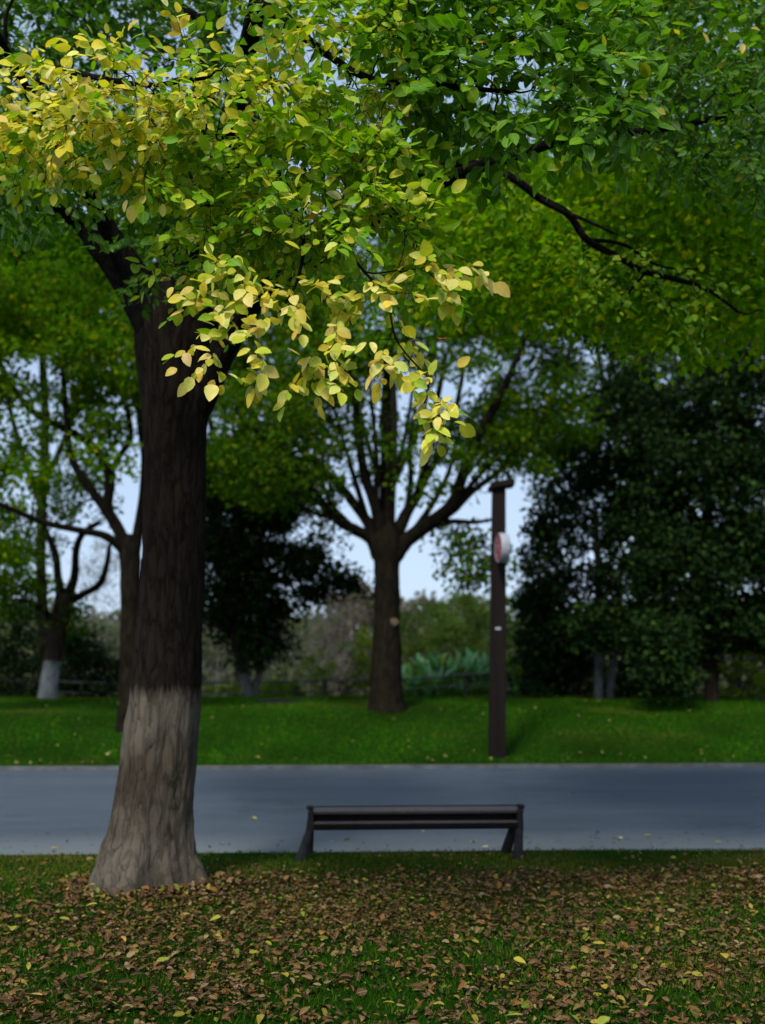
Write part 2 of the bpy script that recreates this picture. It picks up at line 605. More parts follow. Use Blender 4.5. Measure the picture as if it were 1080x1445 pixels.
def mat_road():
    m, nt, out = new_mat("asphalt")
    L = nt.links
    geo = N_(nt, "ShaderNodeNewGeometry")
    tc = N_(nt, "ShaderNodeTexCoord")
    sx = N_(nt, "ShaderNodeSeparateXYZ")
    L.new(tc.outputs['Object'], sx.inputs[0])
    fine = N_(nt, "ShaderNodeTexNoise", i_Scale=120.0, i_Detail=4.0, i_Roughness=0.7)
    L.new(geo.outputs['Position'], fine.inputs['Vector'])
    mp = N_(nt, "ShaderNodeMapping")
    mp.inputs['Scale'].default_value = (0.12, 0.9, 1)
    L.new(tc.outputs['Object'], mp.inputs['Vector'])
    big = N_(nt, "ShaderNodeTexNoise", i_Scale=1.0, i_Detail=5.0, i_Roughness=0.55)
    L.new(mp.outputs[0], big.inputs['Vector'])
    rf = ramp(nt, [(0.25, (0.040, 0.052, 0.068)), (0.75, (0.086, 0.106, 0.130))])
    L.new(fine.outputs[0], rf.inputs[0])
    rb = ramp(nt, [(0.3, (0.84, 0.84, 0.86)), (0.7, (1.06, 1.06, 1.06))])
    L.new(big.outputs[0], rb.inputs[0])
    mp2 = N_(nt, "ShaderNodeMapping")
    mp2.inputs['Scale'].default_value = (0.35, 0.8, 1)
    L.new(tc.outputs['Object'], mp2.inputs['Vector'])
    nd = N_(nt, "ShaderNodeTexNoise", i_Scale=3.0, i_Detail=5.0)
    L.new(mp2.outputs[0], nd.inputs['Vector'])
    va = N_(nt, "ShaderNodeVectorMath", operation='ADD')
    L.new(mp2.outputs[0], va.inputs[0])
    L.new(nd.outputs[1], va.inputs[1])
    vc = N_(nt, "ShaderNodeTexVoronoi", feature='DISTANCE_TO_EDGE', i_Scale=0.55)
    L.new(va.outputs[0], vc.inputs['Vector'])
    rcx = ramp(nt, [(0.0, 0.55), (0.012, 1.0)])
    L.new(vc.outputs['Distance'], rcx.inputs[0])
    rst = ramp(nt, [(0.38, 0.90), (0.55, 1.0), (0.7, 1.05)])
    L.new(nd.outputs[0], rst.inputs[0])
    mc = mix_rgb(nt, 'MULTIPLY', 1.0)
    L.new(rf.outputs[0], mc.inputs[6])
    L.new(rcx.outputs[0], mc.inputs[7])
    mc2 = mix_rgb(nt, 'MULTIPLY', 1.0)
    L.new(mc.outputs[2], mc2.inputs[6])
    L.new(rst.outputs[0], mc2.inputs[7])
    mx = mix_rgb(nt, 'MULTIPLY', 1.0)
    L.new(mc2.outputs[2], mx.inputs[6])
    L.new(rb.outputs[0], mx.inputs[7])
    # pale dusty shoulder along the near edge (object Y = 0 at the near kerb)
    nz = N_(nt, "ShaderNodeMath", operation='MULTIPLY_ADD')
    nz.inputs[1].default_value = 1.6
    L.new(big.outputs[0], nz.inputs[0])
    L.new(sx.outputs['Y'], nz.inputs[2])
    rs_ = ramp(nt, [(0.0, 1.0), (1.0, 0.0)])
    mr = N_(nt, "ShaderNodeMapRange")
    mr.inputs['From Min'].default_value = 0.6
    mr.inputs['From Max'].default_value = 2.4
    mr.inputs['To Min'].default_value = 1.0
    mr.inputs['To Max'].default_value = 0.0
    L.new(nz.outputs[0], mr.inputs['Value'])
    md = N_(nt, "ShaderNodeMath", operation='MULTIPLY')
    md.inputs[1].default_value = 0.85
    L.new(mr.outputs[0], md.inputs[0])
    m2 = mix_rgb(nt)
    m2.inputs[7].default_value = (0.17, 0.19, 0.185, 1)
    L.new(md.outputs[0], m2.inputs[0])
    L.new(mx.outputs[2], m2.inputs[6])
    pb = N_(nt, "ShaderNodeBsdfPrincipled")
    pb.inputs['Roughness'].default_value = 0.62
    pb.inputs['Specular IOR Level'].default_value = 0.45
    L.new(m2.outputs[2], pb.inputs['Base Color'])
    bp = N_(nt, "ShaderNodeBump", i_Strength=0.5, i_Distance=0.006)
    L.new(fine.outputs[0], bp.inputs['Height'])
    L.new(bp.outputs[0], pb.inputs['Normal'])
    L.new(pb.outputs[0], out.inputs['Surface'])
    return m


M_ROAD = mat_road()

# ------------------------------------------------------------------ ground, road, kerbs
TH = math.radians(3.2)             # the road runs a little away to the right
CT, ST = math.cos(TH), math.sin(TH)
WN, WF = 9.62, 20.15               # near and far edge of the road, measured across it


def uw(u, w):
    return np.array((u * CT - w * ST, u * ST + w * CT))


def to_uw(x, y):
    return x * CT + y * ST, -x * ST + y * CT


def smooth(a, b, t):
    t = np.clip((t - a) / (b - a), 0, 1)
    return t * t * (3 - 2 * t)


def ground_z(x, y):
    x, y = np.asarray(x, float), np.asarray(y, float)
    u, w = to_uw(x, y)
    z = 0.018 * vnoise(np.stack([x * .6, y * .6, 0 * x], -1).reshape(-1, 3), 3).reshape(x.shape)
    road = (w > WN - 0.005) & (w < WF + 0.005)
    berm = np.interp(w, [20.15, 21.5, 24.5, 27, 29.5, 32, 35, 45, 70, 2000], [0.02, 0.16, 0.88, 1.13, 1.22, 1.0, 0.75, 0.3, -0.5, -0.5])
    z = np.where(w > WF, berm + z * 2, z)
    z = np.where(road, -0.14, z)
    return z


def gz(x, y):
    return float(ground_z(np.array([x]), np.array([y]))[0])


us = np.r_[-900, -500, -250, -120, -60, np.arange(-36, 36.01, 0.6), 60, 120, 250, 500, 900]
ws = np.r_[-300, -100, -40, -20, np.arange(-10, 4, 1.0), np.arange(4, WN - 0.3, 0.3), WN - 0.012, WN, np.linspace(WN + 1, WF - 1, 5), WF, WF + 0.012,
           np.arange(WF + .3, 36, 0.4), np.arange(37, 60, 2), 70, 100, 160, 300, 600, 1500]
UU, WW = np.meshgrid(us, ws)
XX, YY = UU * CT - WW * ST, UU * ST + WW * CT
# kerb edges: decide by w so that the step is clean
ZZ = ground_z(XX, YY)
nu, nw = len(us), len(ws)
gv = np.stack([XX, YY, ZZ], -1).reshape(-1, 3)
ii, jj = np.meshgrid(np.arange(nw - 1), np.arange(nu - 1), indexing='ij')
gf = np.stack([ii * nu + jj, ii * nu + jj + 1, (ii + 1) * nu + jj + 1, (ii + 1) * nu + jj], -1).reshape(-1, 4)
g = mesh_np("ground", gv, gf.ravel(), np.full(len(gf), 4), M_LAWN, None, True)
tag(g, kind='structure')


def strip(name, w0, w1, z0, z1, mat, u0=-300, u1=300, n=60):
    """a slab along the road; object space X runs along it, Y across it"""
    mb = MB()
    ul = np.linspace(u0, u1, n)
    vs, fs = [], []
    for k, u in enumerate(ul):
        vs += [(u, 0, z0), (u, 0, z1), (u, w1 - w0, z1), (u, w1 - w0, z0)]
        if k:
            a, b = 4 * (k - 1), 4 * k
            fs += [(a, b, b + 1, a + 1), (a + 1, b + 1, b + 2, a + 2), (a + 2, b + 2, b + 3, a + 3)]
    mb.add(vs, fs)
    o = mb.build(name, mat)
    p = uw(0, w0)
    o.location = (p[0], p[1], 0)
    o.rotation_euler = (0, 0, TH)
    tag(o, kind='structure')
    return o


strip("road", WN + 0.13, WF - 0.30, -0.20, -0.045, M_ROAD)
strip("kerb", WN + 0.004, WN + 0.126, -0.20, -0.015, M_KERB)
strip("kerb", WF - 0.296, WF - 0.004, -0.20, 0.005, M_KERB)

# ------------------------------------------------------------------ trees
class Skel:
    """branch skeleton that grows towards target points"""
    def __init__(self):
        self.p, self.r, self.d, self.o = [], [], [], []

    def add(self, path, radii, owner=0):
        path = np.asarray(path)
        t = nrm(np.gradient(path, axis=0))
        self.p += list(path)
        self.r += list(radii)
        self.d += list(t)
        self.o += [owner] * len(path)

    def grow(self, targets, rs, r0=0.020, tip=0.004, sag=0.08, seg=5, up=0.0, maxr=0.06):
        """attach each target by a curved branchlet to the nearest point of what exists"""
        targets = np.asarray(targets)
        P0 = np.array(self.p)
        dist = np.array([np.min(np.linalg.norm(P0 - t, axis=1)) for t in targets])
        order = np.argsort(dist)
        tubes, dirs, owners = [], np.zeros_like(targets), np.zeros(len(targets), int)
        tubes = [None] * len(targets)
        cap_ = len(self.p) + len(targets) * 8
        A = np.zeros((cap_, 3))
        R = np.zeros(cap_)
        D = np.zeros((cap_, 3))
        O = np.zeros(cap_, int)
        n = len(self.p)
        A[:n], R[:n], D[:n], O[:n] = self.p, self.r, self.d, self.o
        for k in order:
            t = targets[k]
            v = t - A[:n]
            dl = np.linalg.norm(v, axis=1)
            cosang = np.sum(v * D[:n], 1) / np.maximum(dl, 1e-6)
            i = int(np.argmin(dl * (1.35 - 0.35 * cosang)))
            s = A[i]
            L = max(dl[i], 0.02)
            q = np.linspace(0, 1, 7)[:, None]
            mid = s + (D[i] * 0.35 + nrm(t - s) * 0.65) * L * 0.5 + np.array((0, 0, up + sag)) * L * 0.5
            path = (1 - q) ** 2 * s + 2 * q * (1 - q) * mid + q * q * t
            path[1:-1] += rs.normal(0, 0.025, (5, 3)) * L
            ra = min(R[i] * 0.75, tip + r0 * min(L, 2.5) ** 0.8, maxr)
            rad = ra + (min(tip, ra) - ra) * q[:, 0] ** 0.8
            tubes[k] = tube_arrays(path, rad, seg)
            owners[k] = O[i]
            O[n:n + 6] = O[i]
            dirs[k] = nrm(path[-1] - path[-2])
            A[n:n + 6], R[n:n + 6] = path[1:], rad[1:]
            D[n:n + 6] = nrm(np.diff(path, axis=0))
            n += 6
        self.p, self.r, self.d, self.o = list(A[:n]), list(R[:n]), list(D[:n]), list(O[:n])
        return tubes, dirs, owners


def in_poly(rs, poly, n):
    poly = np.array(poly, float)
    lo, hi = poly.min(0), poly.max(0)
    out = []
    while len(out) < n:
        q = rs.uniform(lo, hi)
        c = False
        j = len(poly) - 1
        for i in range(len(poly)):
            if (poly[i][1] > q[1]) != (poly[j][1] > q[1]) and q[0] < (poly[j][0] - poly[i][0]) * (q[1] - poly[i][1]) / (poly[j][1] - poly[i][1]) + poly[i][0]:
                c = not c
            j = i
        if c:
            out.append(q)
    return np.array(out)


def zone(rs, poly, Y0, Y1, n):
    q = in_poly(rs, poly, n)
    return np.array([P(a[0], a[1], rs.uniform(Y0, Y1)) for a in q])


def ball(rs, c, r, n, hollow=0.45, zmin=None):
    out = []
    while len(out) < n:
        q = rs.uniform(-1, 1, 3)
        l = np.linalg.norm(q)
        if hollow < l < 1:
            p = np.array(c) + q * np.array(r)
            if zmin is None or p[2] > zmin:
                out.append(p)
    return np.array(out)


def limb_px(pts, n=None):
    """list of (px, py, Y, r_px) -> path, radii"""
    arr = []
    for px, py, Y, r in pts:
        p = P(px, py, Y)
        arr.append((*p, r * pxm(p)))
    a = catmull(np.array(arr), n or 6 * len(arr))
    return a[:, :3], np.maximum(a[:, 3], 0.004)


def sprays(rs, nodes, dirs, twigs=4, leaves=8, tw_len=0.3, size=(0.05, 0.085), droop=0.25, face=(0, -0.6, 0.7), face_j=0.55, flat=0.5, seg=4, tw_r=0.0022):
    """leafy twigs at the ends of branchlets: returns tubes, leaf pos/axis/normal/size/node index"""
    tubes, pos, ax, nr, sz, idx, tix = [], [], [], [], [], [], []
    for k, (p, d) in enumerate(zip(nodes, dirs)):
        nt_ = max(1, int(round(rs.normal(twigs, twigs * 0.25))))
        for _ in range(nt_):
            dd = d + rs.normal(0, 0.75, 3) * np.array((1, 1, flat))
            dd[2] -= droop * rs.uniform(0.3, 1.4)
            dd = nrm(dd)
            L = tw_len * rs.uniform(0.6, 1.3)
            nl = max(2, int(round(leaves * L / tw_len)))
            q = np.linspace(0, 1, 5)[:, None]
            path = p + dd * L * q + np.array((0, 0, -1.0)) * L * droop * 0.5 * q * q + rs.normal(0, 0.012, (5, 3)) * L * q * 3
            if tw_r:
                tubes.append(tube_arrays(path, np.linspace(tw_r, tw_r * 0.5, 5), 3))
                tix.append(k)
            side = nrm(np.cross(dd, (0, 0, 1.0)) + 1e-3)
            for i in range(nl):
                t = 0.12 + 0.88 * (i + rs.uniform(-.2, .2)) / max(nl - 1, 1)
                t = min(max(t, 0.05), 1)
                j = min(int(t * 4), 3)
                b = path[j] + (path[j + 1] - path[j]) * (t * 4 - j)
                s = 1 if i % 2 else -1
                a = dd * rs.uniform(0.2, 0.9) + side * s * rs.uniform(0.5, 1.1) + np.array((0, 0, -1)) * rs.uniform(0.0, 0.9) * (0.5 + droop) + rs.normal(0, 0.2, 3)
                if i == nl - 1:
                    a = dd + rs.normal(0, 0.25, 3)
                a = nrm(a)
                pos.append(b + a * 0.006)
                ax.append(a)
                nr.append(np.array(face) + rs.normal(0, face_j, 3))
                sz.append(rs.uniform(*size) * (0.8 + 0.3 * t))
                idx.append(k)
    return (tubes, np.array(tix, int)), np.array(pos), np.array(ax), np.array(nr), np.array(sz), np.array(idx)


def clumps(rs, nodes, n, spread, size, face_j=0.8):
    """loose clouds of leaves round the nodes, for trees farther off"""
    N = len(nodes) * n
    c = np.repeat(nodes, n, axis=0)
    sp = np.repeat(rs.uniform(0.6, 1.35, len(nodes)), n)[:, None] * spread
    q = rs.normal(0, 1, (N, 3))
    q = q / np.maximum(np.linalg.norm(q, axis=1, keepdims=True), 1e-6) * rs.uniform(0, 1, (N, 1)) ** 0.5
    pos = c + q * sp * np.array((1, 1, 0.62))
    ax = rs.normal(0, 1, (N, 3)) + q * 0.8 + np.array((0, 0, -0.35))
    nr = rs.normal(0, face_j, (N, 3)) + np.array((0, 0, 0.9))
    return pos, ax, nr, rs.uniform(size[0], size[1], N), np.repeat(np.arange(len(nodes)), n)


# palettes: (weight, linear base colour)
YELLOW = [(5, (0.80, 0.63, 0.035)), (4, (0.84, 0.72, 0.17)), (2.4, (0.58, 0.58, 0.03)), (1.6, (0.32, 0.46, 0.02)), (0.35, (0.55, 0.30, 0.06)), (1.8, (0.86, 0.78, 0.38))]
YELGRN = [(3, (0.25, 0.44, 0.006)), (2.6, (0.40, 0.53, 0.012)), (3, (0.13, 0.31, 0.005)), (1.1, (0.64, 0.62, 0.05)), (0.4, (0.74, 0.62, 0.14))]
GREEN = [(4, (0.11, 0.26, 0.006)), (3, (0.17, 0.34, 0.008)), (2, (0.06, 0.18, 0.010)), (0.16, (0.6, 0.50, 0.03))]
DKGREEN = [(4, (0.055, 0.15, 0.008)), (3, (0.08, 0.20, 0.008)), (1, (0.03, 0.10, 0.012)), (0.15, (0.38, 0.35, 0.03))]
FARGRN = [(3, (0.15, 0.33, 0.002)), (3, (0.24, 0.40, 0.002)), (2, (0.075, 0.21, 0.003)), (1.2, (0.42, 0.44, 0.006))]
CENTRE = [(3, (0.050, 0.125, 0.004)), (2, (0.080, 0.165, 0.003)), (2, (0.025, 0.07, 0.005)), (0.8, (0.17, 0.20, 0.006))]
MIDGRN = [(3, (0.085, 0.20, 0.002)), (3, (0.135, 0.25, 0.002)), (2, (0.045, 0.13, 0.003)), (1.0, (0.25, 0.28, 0.005))]
DIM = [(3, (0.030, 0.075, 0.006)), (2, (0.050, 0.11, 0.006)), (2, (0.018, 0.05, 0.006)), (0.5, (0.10, 0.14, 0.01))]
EVERG = [(4, (0.008, 0.024, 0.004)), (3, (0.013, 0.033, 0.005)), (2, (0.004, 0.013, 0.003)), (1.0, (0.032, 0.068, 0.008))]

# ---------------------------------------------- the big tree beside the bench
rs = np.random.RandomState(11)
TY = 8.05
base = P(208, 1245, TY)
tree = thing("broadleaf_tree", "large foreground tree with greyish painted lower trunk and hanging yellow leaves", "tree", (base[0], TY, 0))
prof = [(206, 1300, 96), (206, 1268, 86), (207, 1243, 80), (208, 1222, 74), (209, 1206, 69), (211.5, 1188, 63), (213.5, 1170, 58.5), (217.5, 1134, 55), (223, 1085, 53), (228, 1037, 51), (234, 979, 49), (239, 900, 47), (245, 800, 45),
        (246, 700, 43.5), (246, 620, 44), (247, 560, 48), (248, 505, 54), (250, 455, 56), (252, 420, 52), (256, 385, 44)]
path, rad = limb_px([(a, b, TY, c) for a, b, c in prof], 220)
seg = 120
V, F = tube_arrays(path, rad, seg)
c = np.repeat(path, seg, axis=0)
dv = V - c
ang = np.arctan2(dv[:, 1], dv[:, 0])
zz = V[:, 2]
fl = np.exp(-np.clip(zz, 0, 9) / 0.34)
lobe = 0.10 * np.cos(3 * ang + 0.6) + 0.09 * np.cos(5 * ang + 2.2) + 0.06 * np.cos(8 * ang + 1.0)
rr = np.linalg.norm(dv, axis=1)
cyl = np.stack([np.cos(ang) * 3.2, np.sin(ang) * 3.2, zz * 1.5], -1)
warp = fbm(cyl * 0.9, 5)
fur = fbm(np.stack([np.cos(ang) * 5.5 + warp * .8, np.sin(ang) * 5.5 + warp * .8, zz * 1.7], -1), 9, 4)
ridge = 1 - np.abs(fur) * 2.0
big = fbm(np.stack([np.cos(ang) * 1.2, np.sin(ang) * 1.2, zz * 0.9], -1), 21)
amp = 0.017 + 0.020 * np.exp(-np.clip(zz, 0, 9) / 0.9)
k = 1 + lobe * fl * 1.25 + big * 0.05 + amp * (-np.clip(ridge, -0.5, 1)) * 1.6
V = c + dv * k[:, None]
OWN = {0: [(V, F)]}

sk = Skel()
sk.add(path[150:], rad[150:] * 0.6)


def add_limb(sk, parent, pts, mat, seg=20, n=None, wob=0.05, name="limb"):
    p, r = limb_px(pts, n)
    k = max(OWN) + 1
    OWN[k] = [tube_arrays(p, r, seg, wob, seed=len(sk.p) % 97)]
    sk.add(p, r, k)
    return p, r


LIMBS = [
    [(228, 480, 8.0, 30), (200, 430, 7.95, 25), (168, 383, 7.9, 19), (135, 342, 7.8, 16), (108, 308, 7.7, 13), (55, 285, 7.4, 13), (0, 262, 7.2, 11), (-80, 225, 6.9, 8), (-190, 150, 6.5, 4)],
    [(225, 440, 7.95, 26), (188, 380, 7.8, 18), (150, 318, 7.6, 13), (118, 265, 7.3, 11), (85, 215, 6.9, 9), (40, 130, 6.4, 7), (-20, 20, 5.8, 5)],
    [(256, 620, 8.06, 20), (280, 565, 8.0, 24), (308, 508, 7.95, 20), (338, 455, 7.85, 17), (385, 402, 7.6, 14), (470, 345, 7.3, 14), (590, 275, 7.0, 10), (655, 243, 6.8, 9), (720, 222, 6.6, 8), (800, 196, 6.4, 6.5), (870, 188, 6.4, 6), (945, 180, 6.5, 5), (1060, 150, 6.6, 4), (1180, 90, 6.7, 3)],
    [(262, 430, 8.0, 36), (285, 350, 7.6, 28), (312, 240, 7.0, 20), (340, 110, 6.2, 15), (365, 0, 5.6, 13), (400, -150, 5.1, 12), (470, -330, 4.9, 9), (560, -480, 4.9, 6)],
    [(250, 420, 8.1, 34), (262, 330, 8.4, 27), (275, 200, 8.9, 20), (300, 40, 9.5, 16), (310, -160, 10, 12), (300, -380, 10.4, 7)],
    [(540, 300, 7.1, 7), (600, 240, 7.2, 6), (680, 232, 7.3, 5.8), (728, 254, 7.3, 5.6), (762, 280, 7.35, 5.6), (802, 302, 7.5, 5.4), (828, 338, 7.55, 5.2), (872, 362, 7.7, 4.6), (912, 384, 7.8, 4.2), (962, 396, 8.0, 3.6), (1003, 411, 8.1, 3), (1042, 440, 8.2, 2)],
    [(762, 280, 7.35, 3.6), (800, 300, 7.2, 3), (830, 312, 7.0, 2.4), (868, 330, 6.9, 1.6)],
    [(828, 338, 7.55, 3.2), (880, 345, 7.7, 2.6), (930, 375, 7.9, 2), (985, 380, 8.0, 1.4)],
    [(912, 384, 7.8, 2.4), (890, 410, 7.9, 1.8), (872, 440, 8.0, 1.2)],
    [(312, 240, 7.0, 14), (380, 200, 7.6, 11), (480, 225, 8.6, 9), (600, 205, 9.6, 8), (720, 180, 10.4, 7), (860, 215, 11, 6), (1000, 260, 11.5, 5), (1120, 330, 11.8, 4)],
    [(365, 0, 5.6, 9), (440, 60, 5.1, 6), (520, 110, 4.8, 5), (620, 120, 4.7, 4), (720, 130, 4.8, 3)],
    [(340, 110, 6.2, 8), (370, 190, 5.5, 6), (405, 265, 5.0, 4), (428, 335, 4.75, 3), (420, 395, 4.6, 2), (395, 440, 4.55, 1.4)],
    [(410, 270, 5.0, 3.4), (470, 315, 4.75, 2.6), (505, 372, 4.6, 2.0), (545, 420, 4.5, 1.7), (560, 480, 4.4, 1.4), (606, 535, 4.35, 1.0)],
    [(40, 130, 6.4, 6), (80, 100, 5.6, 5), (140, 110, 5.0, 4), (210, 120, 4.8, 3), (290, 110, 4.7, 2.5)],
    [(300, 40, 9.5, 10), (180, -30, 9.2, 8), (40, -60, 8.6, 6), (-100, -40, 8.0, 4)],
]
for L_ in LIMBS:
    add_limb(sk, tree, L_, M_BARK_LIMB, seg=20 if L_[0][3] > 12 else 10)

Z = {}
Z['A'] = zone(rs, [(-60, 130), (60, 95), (180, 82), (330, 75), (390, 105), (385, 190), (300, 185), (120, 180), (-60, 220)], 4.4, 5.1, 88)
Z['A2'] = zone(rs, [(-40, 160), (120, 170), (350, 190), (330, 260), (200, 250), (80, 240), (-40, 250)], 4.6, 5.3, 28)
Z['A3'] = zone(rs, [(-60, 190), (240, 200), (250, 300), (180, 300), (100, 250), (-60, 270)], 5.4, 6.6, 30)
Z['B'] = zone(rs, [(340, -30), (560, -30), (570, 120), (540, 280), (430, 340), (330, 330), (300, 200), (370, 120)], 4.4, 5.2, 105)
Z['B2'] = zone(rs, [(400, 200), (540, 190), (590, 300), (620, 390), (560, 400), (420, 350)], 4.4, 4.9, 34)
Z['B3'] = zone(rs, [(235, 250), (420, 250), (470, 360), (380, 390), (240, 400)], 4.6, 5.4, 36)
Z['C'] = zone(rs, [(530, -40), (860, -40), (905, 60), (890, 160), (760, 180), (690, 190), (570, 150)], 4.4, 5.3, 115)
Z['E'] = zone(rs, [(830, -60), (1140, -60), (1140, 250), (950, 250), (850, 190)], 5.8, 8.2, 150)
Z['F'] = zone(rs, [(-80, -80), (380, -80), (380, 60), (200, 50), (60, 75), (-80, 120)], 6.8, 8.8, 165)
Z['G'] = zone(rs, [(560, 240), (820, 220), (1140, 240), (1140, 460), (960, 490), (840, 450), (640, 420)], 9.0, 12.5, 260)
Z['H'] = zone(rs, [(-100, 150), (330, 150), (330, 400), (180, 360), (-100, 330)], 9.0, 11.5, 90)
Z['E2'] = zone(rs, [(800, -80), (1180, -80), (1180, 260), (820, 240)], 8.5, 12, 90)
Z['G2'] = zone(rs, [(660, 215), (740, 215), (860, 320), (1000, 380), (1090, 440), (1000, 450), (860, 400), (740, 300)], 7.2, 8.6, 34)
Z['T'] = np.concatenate([ball(rs, (-0.5, 9.3, 7.9), (5.5, 4.6, 3.0), 210, 0.3, 5.0), ball(rs, (0.8, 5.6, 6.4), (3.4, 1.8, 1.3), 40, 0.1, 5.2)])
Z['S'] = zone(rs, [(190, 330), (300, 330), (290, 440), (215, 430)], 6.4, 7.0, 7)        # a small shaded spray in front of the fork
order = list(Z)
allT = np.concatenate([Z[k] for k in order])
tubes, dirs, own = sk.grow(allT, rs, r0=0.016, tip=0.0035, sag=0.10, seg=5)
lab = np.concatenate([[k] * len(Z[k]) for k in order])


def give(tubes, owners):
    for t_, k_ in zip(tubes, owners):
        OWN[int(k_)].append(t_)


give(tubes, own)


def nodes_of(*ks):
    m = np.isin(lab, ks)
    return allT[m], dirs[m], own[m]


packs = []   # (pos, ax, nr, sz, col)
packs_y = []
for ks, pal, kw, yel in (
    (('A',), YELLOW, dict(twigs=3.6, leaves=7, tw_len=0.22, size=(0.044, 0.086), droop=0.12, face=(0, -0.65, 0.75), face_j=0.75), True),
    (('A2', 'B3'), YELGRN, dict(twigs=3.6, leaves=7, tw_len=0.24, size=(0.046, 0.088), droop=0.35, face_j=0.7), False),
    (('B', 'B2'), YELGRN, dict(twigs=3.8, leaves=8, tw_len=0.25, size=(0.046, 0.090), droop=0.25, face_j=0.7), False),
    (('C',), GREEN, dict(twigs=4.2, leaves=8, tw_len=0.27, size=(0.052, 0.104), droop=0.28, face_j=0.65), False),
    (('E',), DKGREEN, dict(twigs=4.5, leaves=9, tw_len=0.34, size=(0.055, 0.085), droop=0.2), False),
    (('G2',), FARGRN, dict(twigs=3, leaves=6, tw_len=0.34, size=(0.05, 0.085), droop=0.25), False),
    (('F', 'S', 'A3'), DKGREEN, dict(twigs=4.5, leaves=9, tw_len=0.36, size=(0.06, 0.09), droop=0.2), False),
):
    nd, dr, ow = nodes_of(*ks)
    (tb, tix), p_, a_, n_, s_, i_ = sprays(rs, nd, dr, **kw)
    give(tb, ow[tix])
    col = pick(rs, pal, len(p_))
    if pal is YELLOW or pal is YELGRN:          # sprays turn one by one
        turn = rs.uniform(0, 1, len(nd))[i_]
        other = pick(rs, YELGRN if pal is YELLOW else YELLOW, len(p_))
        col = np.where((turn < (0.26 if pal is YELLOW else 0.14))[:, None], other, col)
    (packs_y if yel else packs).append((p_, a_, n_, s_, col))
# far side and top of the crown: clouds of leaves
for ks, n, spread, size, pal in ((('G',), 125, 0.62, (0.075, 0.12), FARGRN), (('E2',), 110, 0.6, (0.075, 0.115), FARGRN), (('H',), 110, 0.6, (0.075, 0.115), DKGREEN), (('T',), 75, 0.75, (0.07, 0.11), GREEN)):
    nd, dr, ow = nodes_of(*ks)
    p_, a_, n_, s_, i_ = clumps(rs, nd, n, spread, size)
    packs.append((p_, a_, n_, s_, pick(rs, pal, len(p_))))

# the hanging yellow tip: short drooping twigs with single pale leaves
tips = []
tips.append(zone(rs, [(290, 390), (400, 375), (420, 440), (300, 470)], 4.45, 4.65, 13))
tips.append(zone(rs, [(255, 490), (300, 500), (325, 530), (270, 525)], 4.45, 4.55, 3))
tips.append(zone(rs, [(350, 440), (470, 430), (480, 540), (360, 540)], 4.4, 4.6, 14))
tips.append(zone(rs, [(440, 390), (590, 390), (610, 490), (500, 530), (450, 510)], 4.35, 4.6, 20))
tips.append(zone(rs, [(585, 515), (628, 540), (630, 612), (605, 612)], 4.3, 4.4, 7))
tips.append(zone(rs, [(600, 350), (665, 365), (650, 385), (590, 400)], 4.4, 4.5, 4))
tipn = np.concatenate(tips)
tb, dr, ow = sk.grow(tipn, rs, r0=0.006, tip=0.0016, sag=0.12, seg=4)
give(tb, ow)
dr = nrm(dr + np.array((0, 0, -0.1)))
(tb, tix), p_, a_, n_, s_, i_ = sprays(rs, tipn, dr, twigs=1.9, leaves=4.4, tw_len=0.12, size=(0.058, 0.094), droop=0.32, face=(0.05, -0.9, 0.5), face_j=0.42, flat=0.8, tw_r=0.0012)
give(tb, ow[tix])
TIP = [(4, (0.74, 0.60, 0.06)), (4, (0.84, 0.73, 0.22)), (2, (0.54, 0.56, 0.05)), (1.4, (0.26, 0.42, 0.015)), (0.5, (0.62, 0.38, 0.08))]
packs_y.append((p_, a_, n_, s_, pick(rs, TIP, len(p_))))
# a few odd yellow leaves hanging out of the green
odd = [(205, 275, 4.6), (196, 292, 4.6), (230, 287, 4.6), (110, 237, 4.6), (298, 200, 4.5), (305, 225, 4.5), (910, 140, 4.6), (925, 152, 4.6), (790, 150, 4.6), (244, 405, 4.5), (180, 282, 4.6),
       (628, 478, 4.4), (645, 517, 4.35), (668, 372, 4.4), (680, 388, 4.4), (655, 388, 4.4), (1000, 60, 6.0), (1035, 45, 6.0), (1060, 40, 6.0), (1048, 62, 6.1), (1020, 55, 6.2), (315, 543, 4.5), (250, 520, 4.5), (262, 498, 4.5), (280, 520, 4.5)]
on = np.array([P(*q) for q in odd])
tb, dr, ow = sk.grow(on + np.array((0, 0, 0.02)), rs, r0=0.004, tip=0.001, sag=0.1, seg=3)
give(tb, ow)
oc = pick(rs, [(1, (0.78, 0.62, 0.22)), (1, (0.70, 0.53, 0.08))], len(on))
oc[11] = (0.35, 0.09, 0.03)
packs_y.append((on, nrm(dr + rs.normal(0, .6, dr.shape) + np.array((0, 0, -.4))), np.array((0, -1, .3)) + rs.normal(0, .35, dr.shape), rs.uniform(0.06, 0.085, len(on)), oc))

tubes_obj("trunk", OWN[0], M_BARK, tree)
for k_ in sorted(OWN):
    if k_:
        tubes_obj("limb", OWN[k_], M_BARK_LIMB, tree)


def emit(name, packs, mat, parent, fine, rs, **kw):
    p_, a_, n_, s_, c_ = [np.concatenate([q[i] for q in packs]) for i in range(5)]
    return leaves_obj(name, p_, a_, n_, s_, c_, mat, parent, fine=fine, rs=rs, **kw)


emit("crown", packs[:6], M_LEAF, tree, True, rs)
emit("upper_crown", packs[6:], M_LEAF_FAR, tree, False, rs)
o = emit("yellow_foliage", packs_y, M_LEAF, tree, True, rs, curl=0.35)
o['label'] = "sprays of pale yellow autumn leaves"


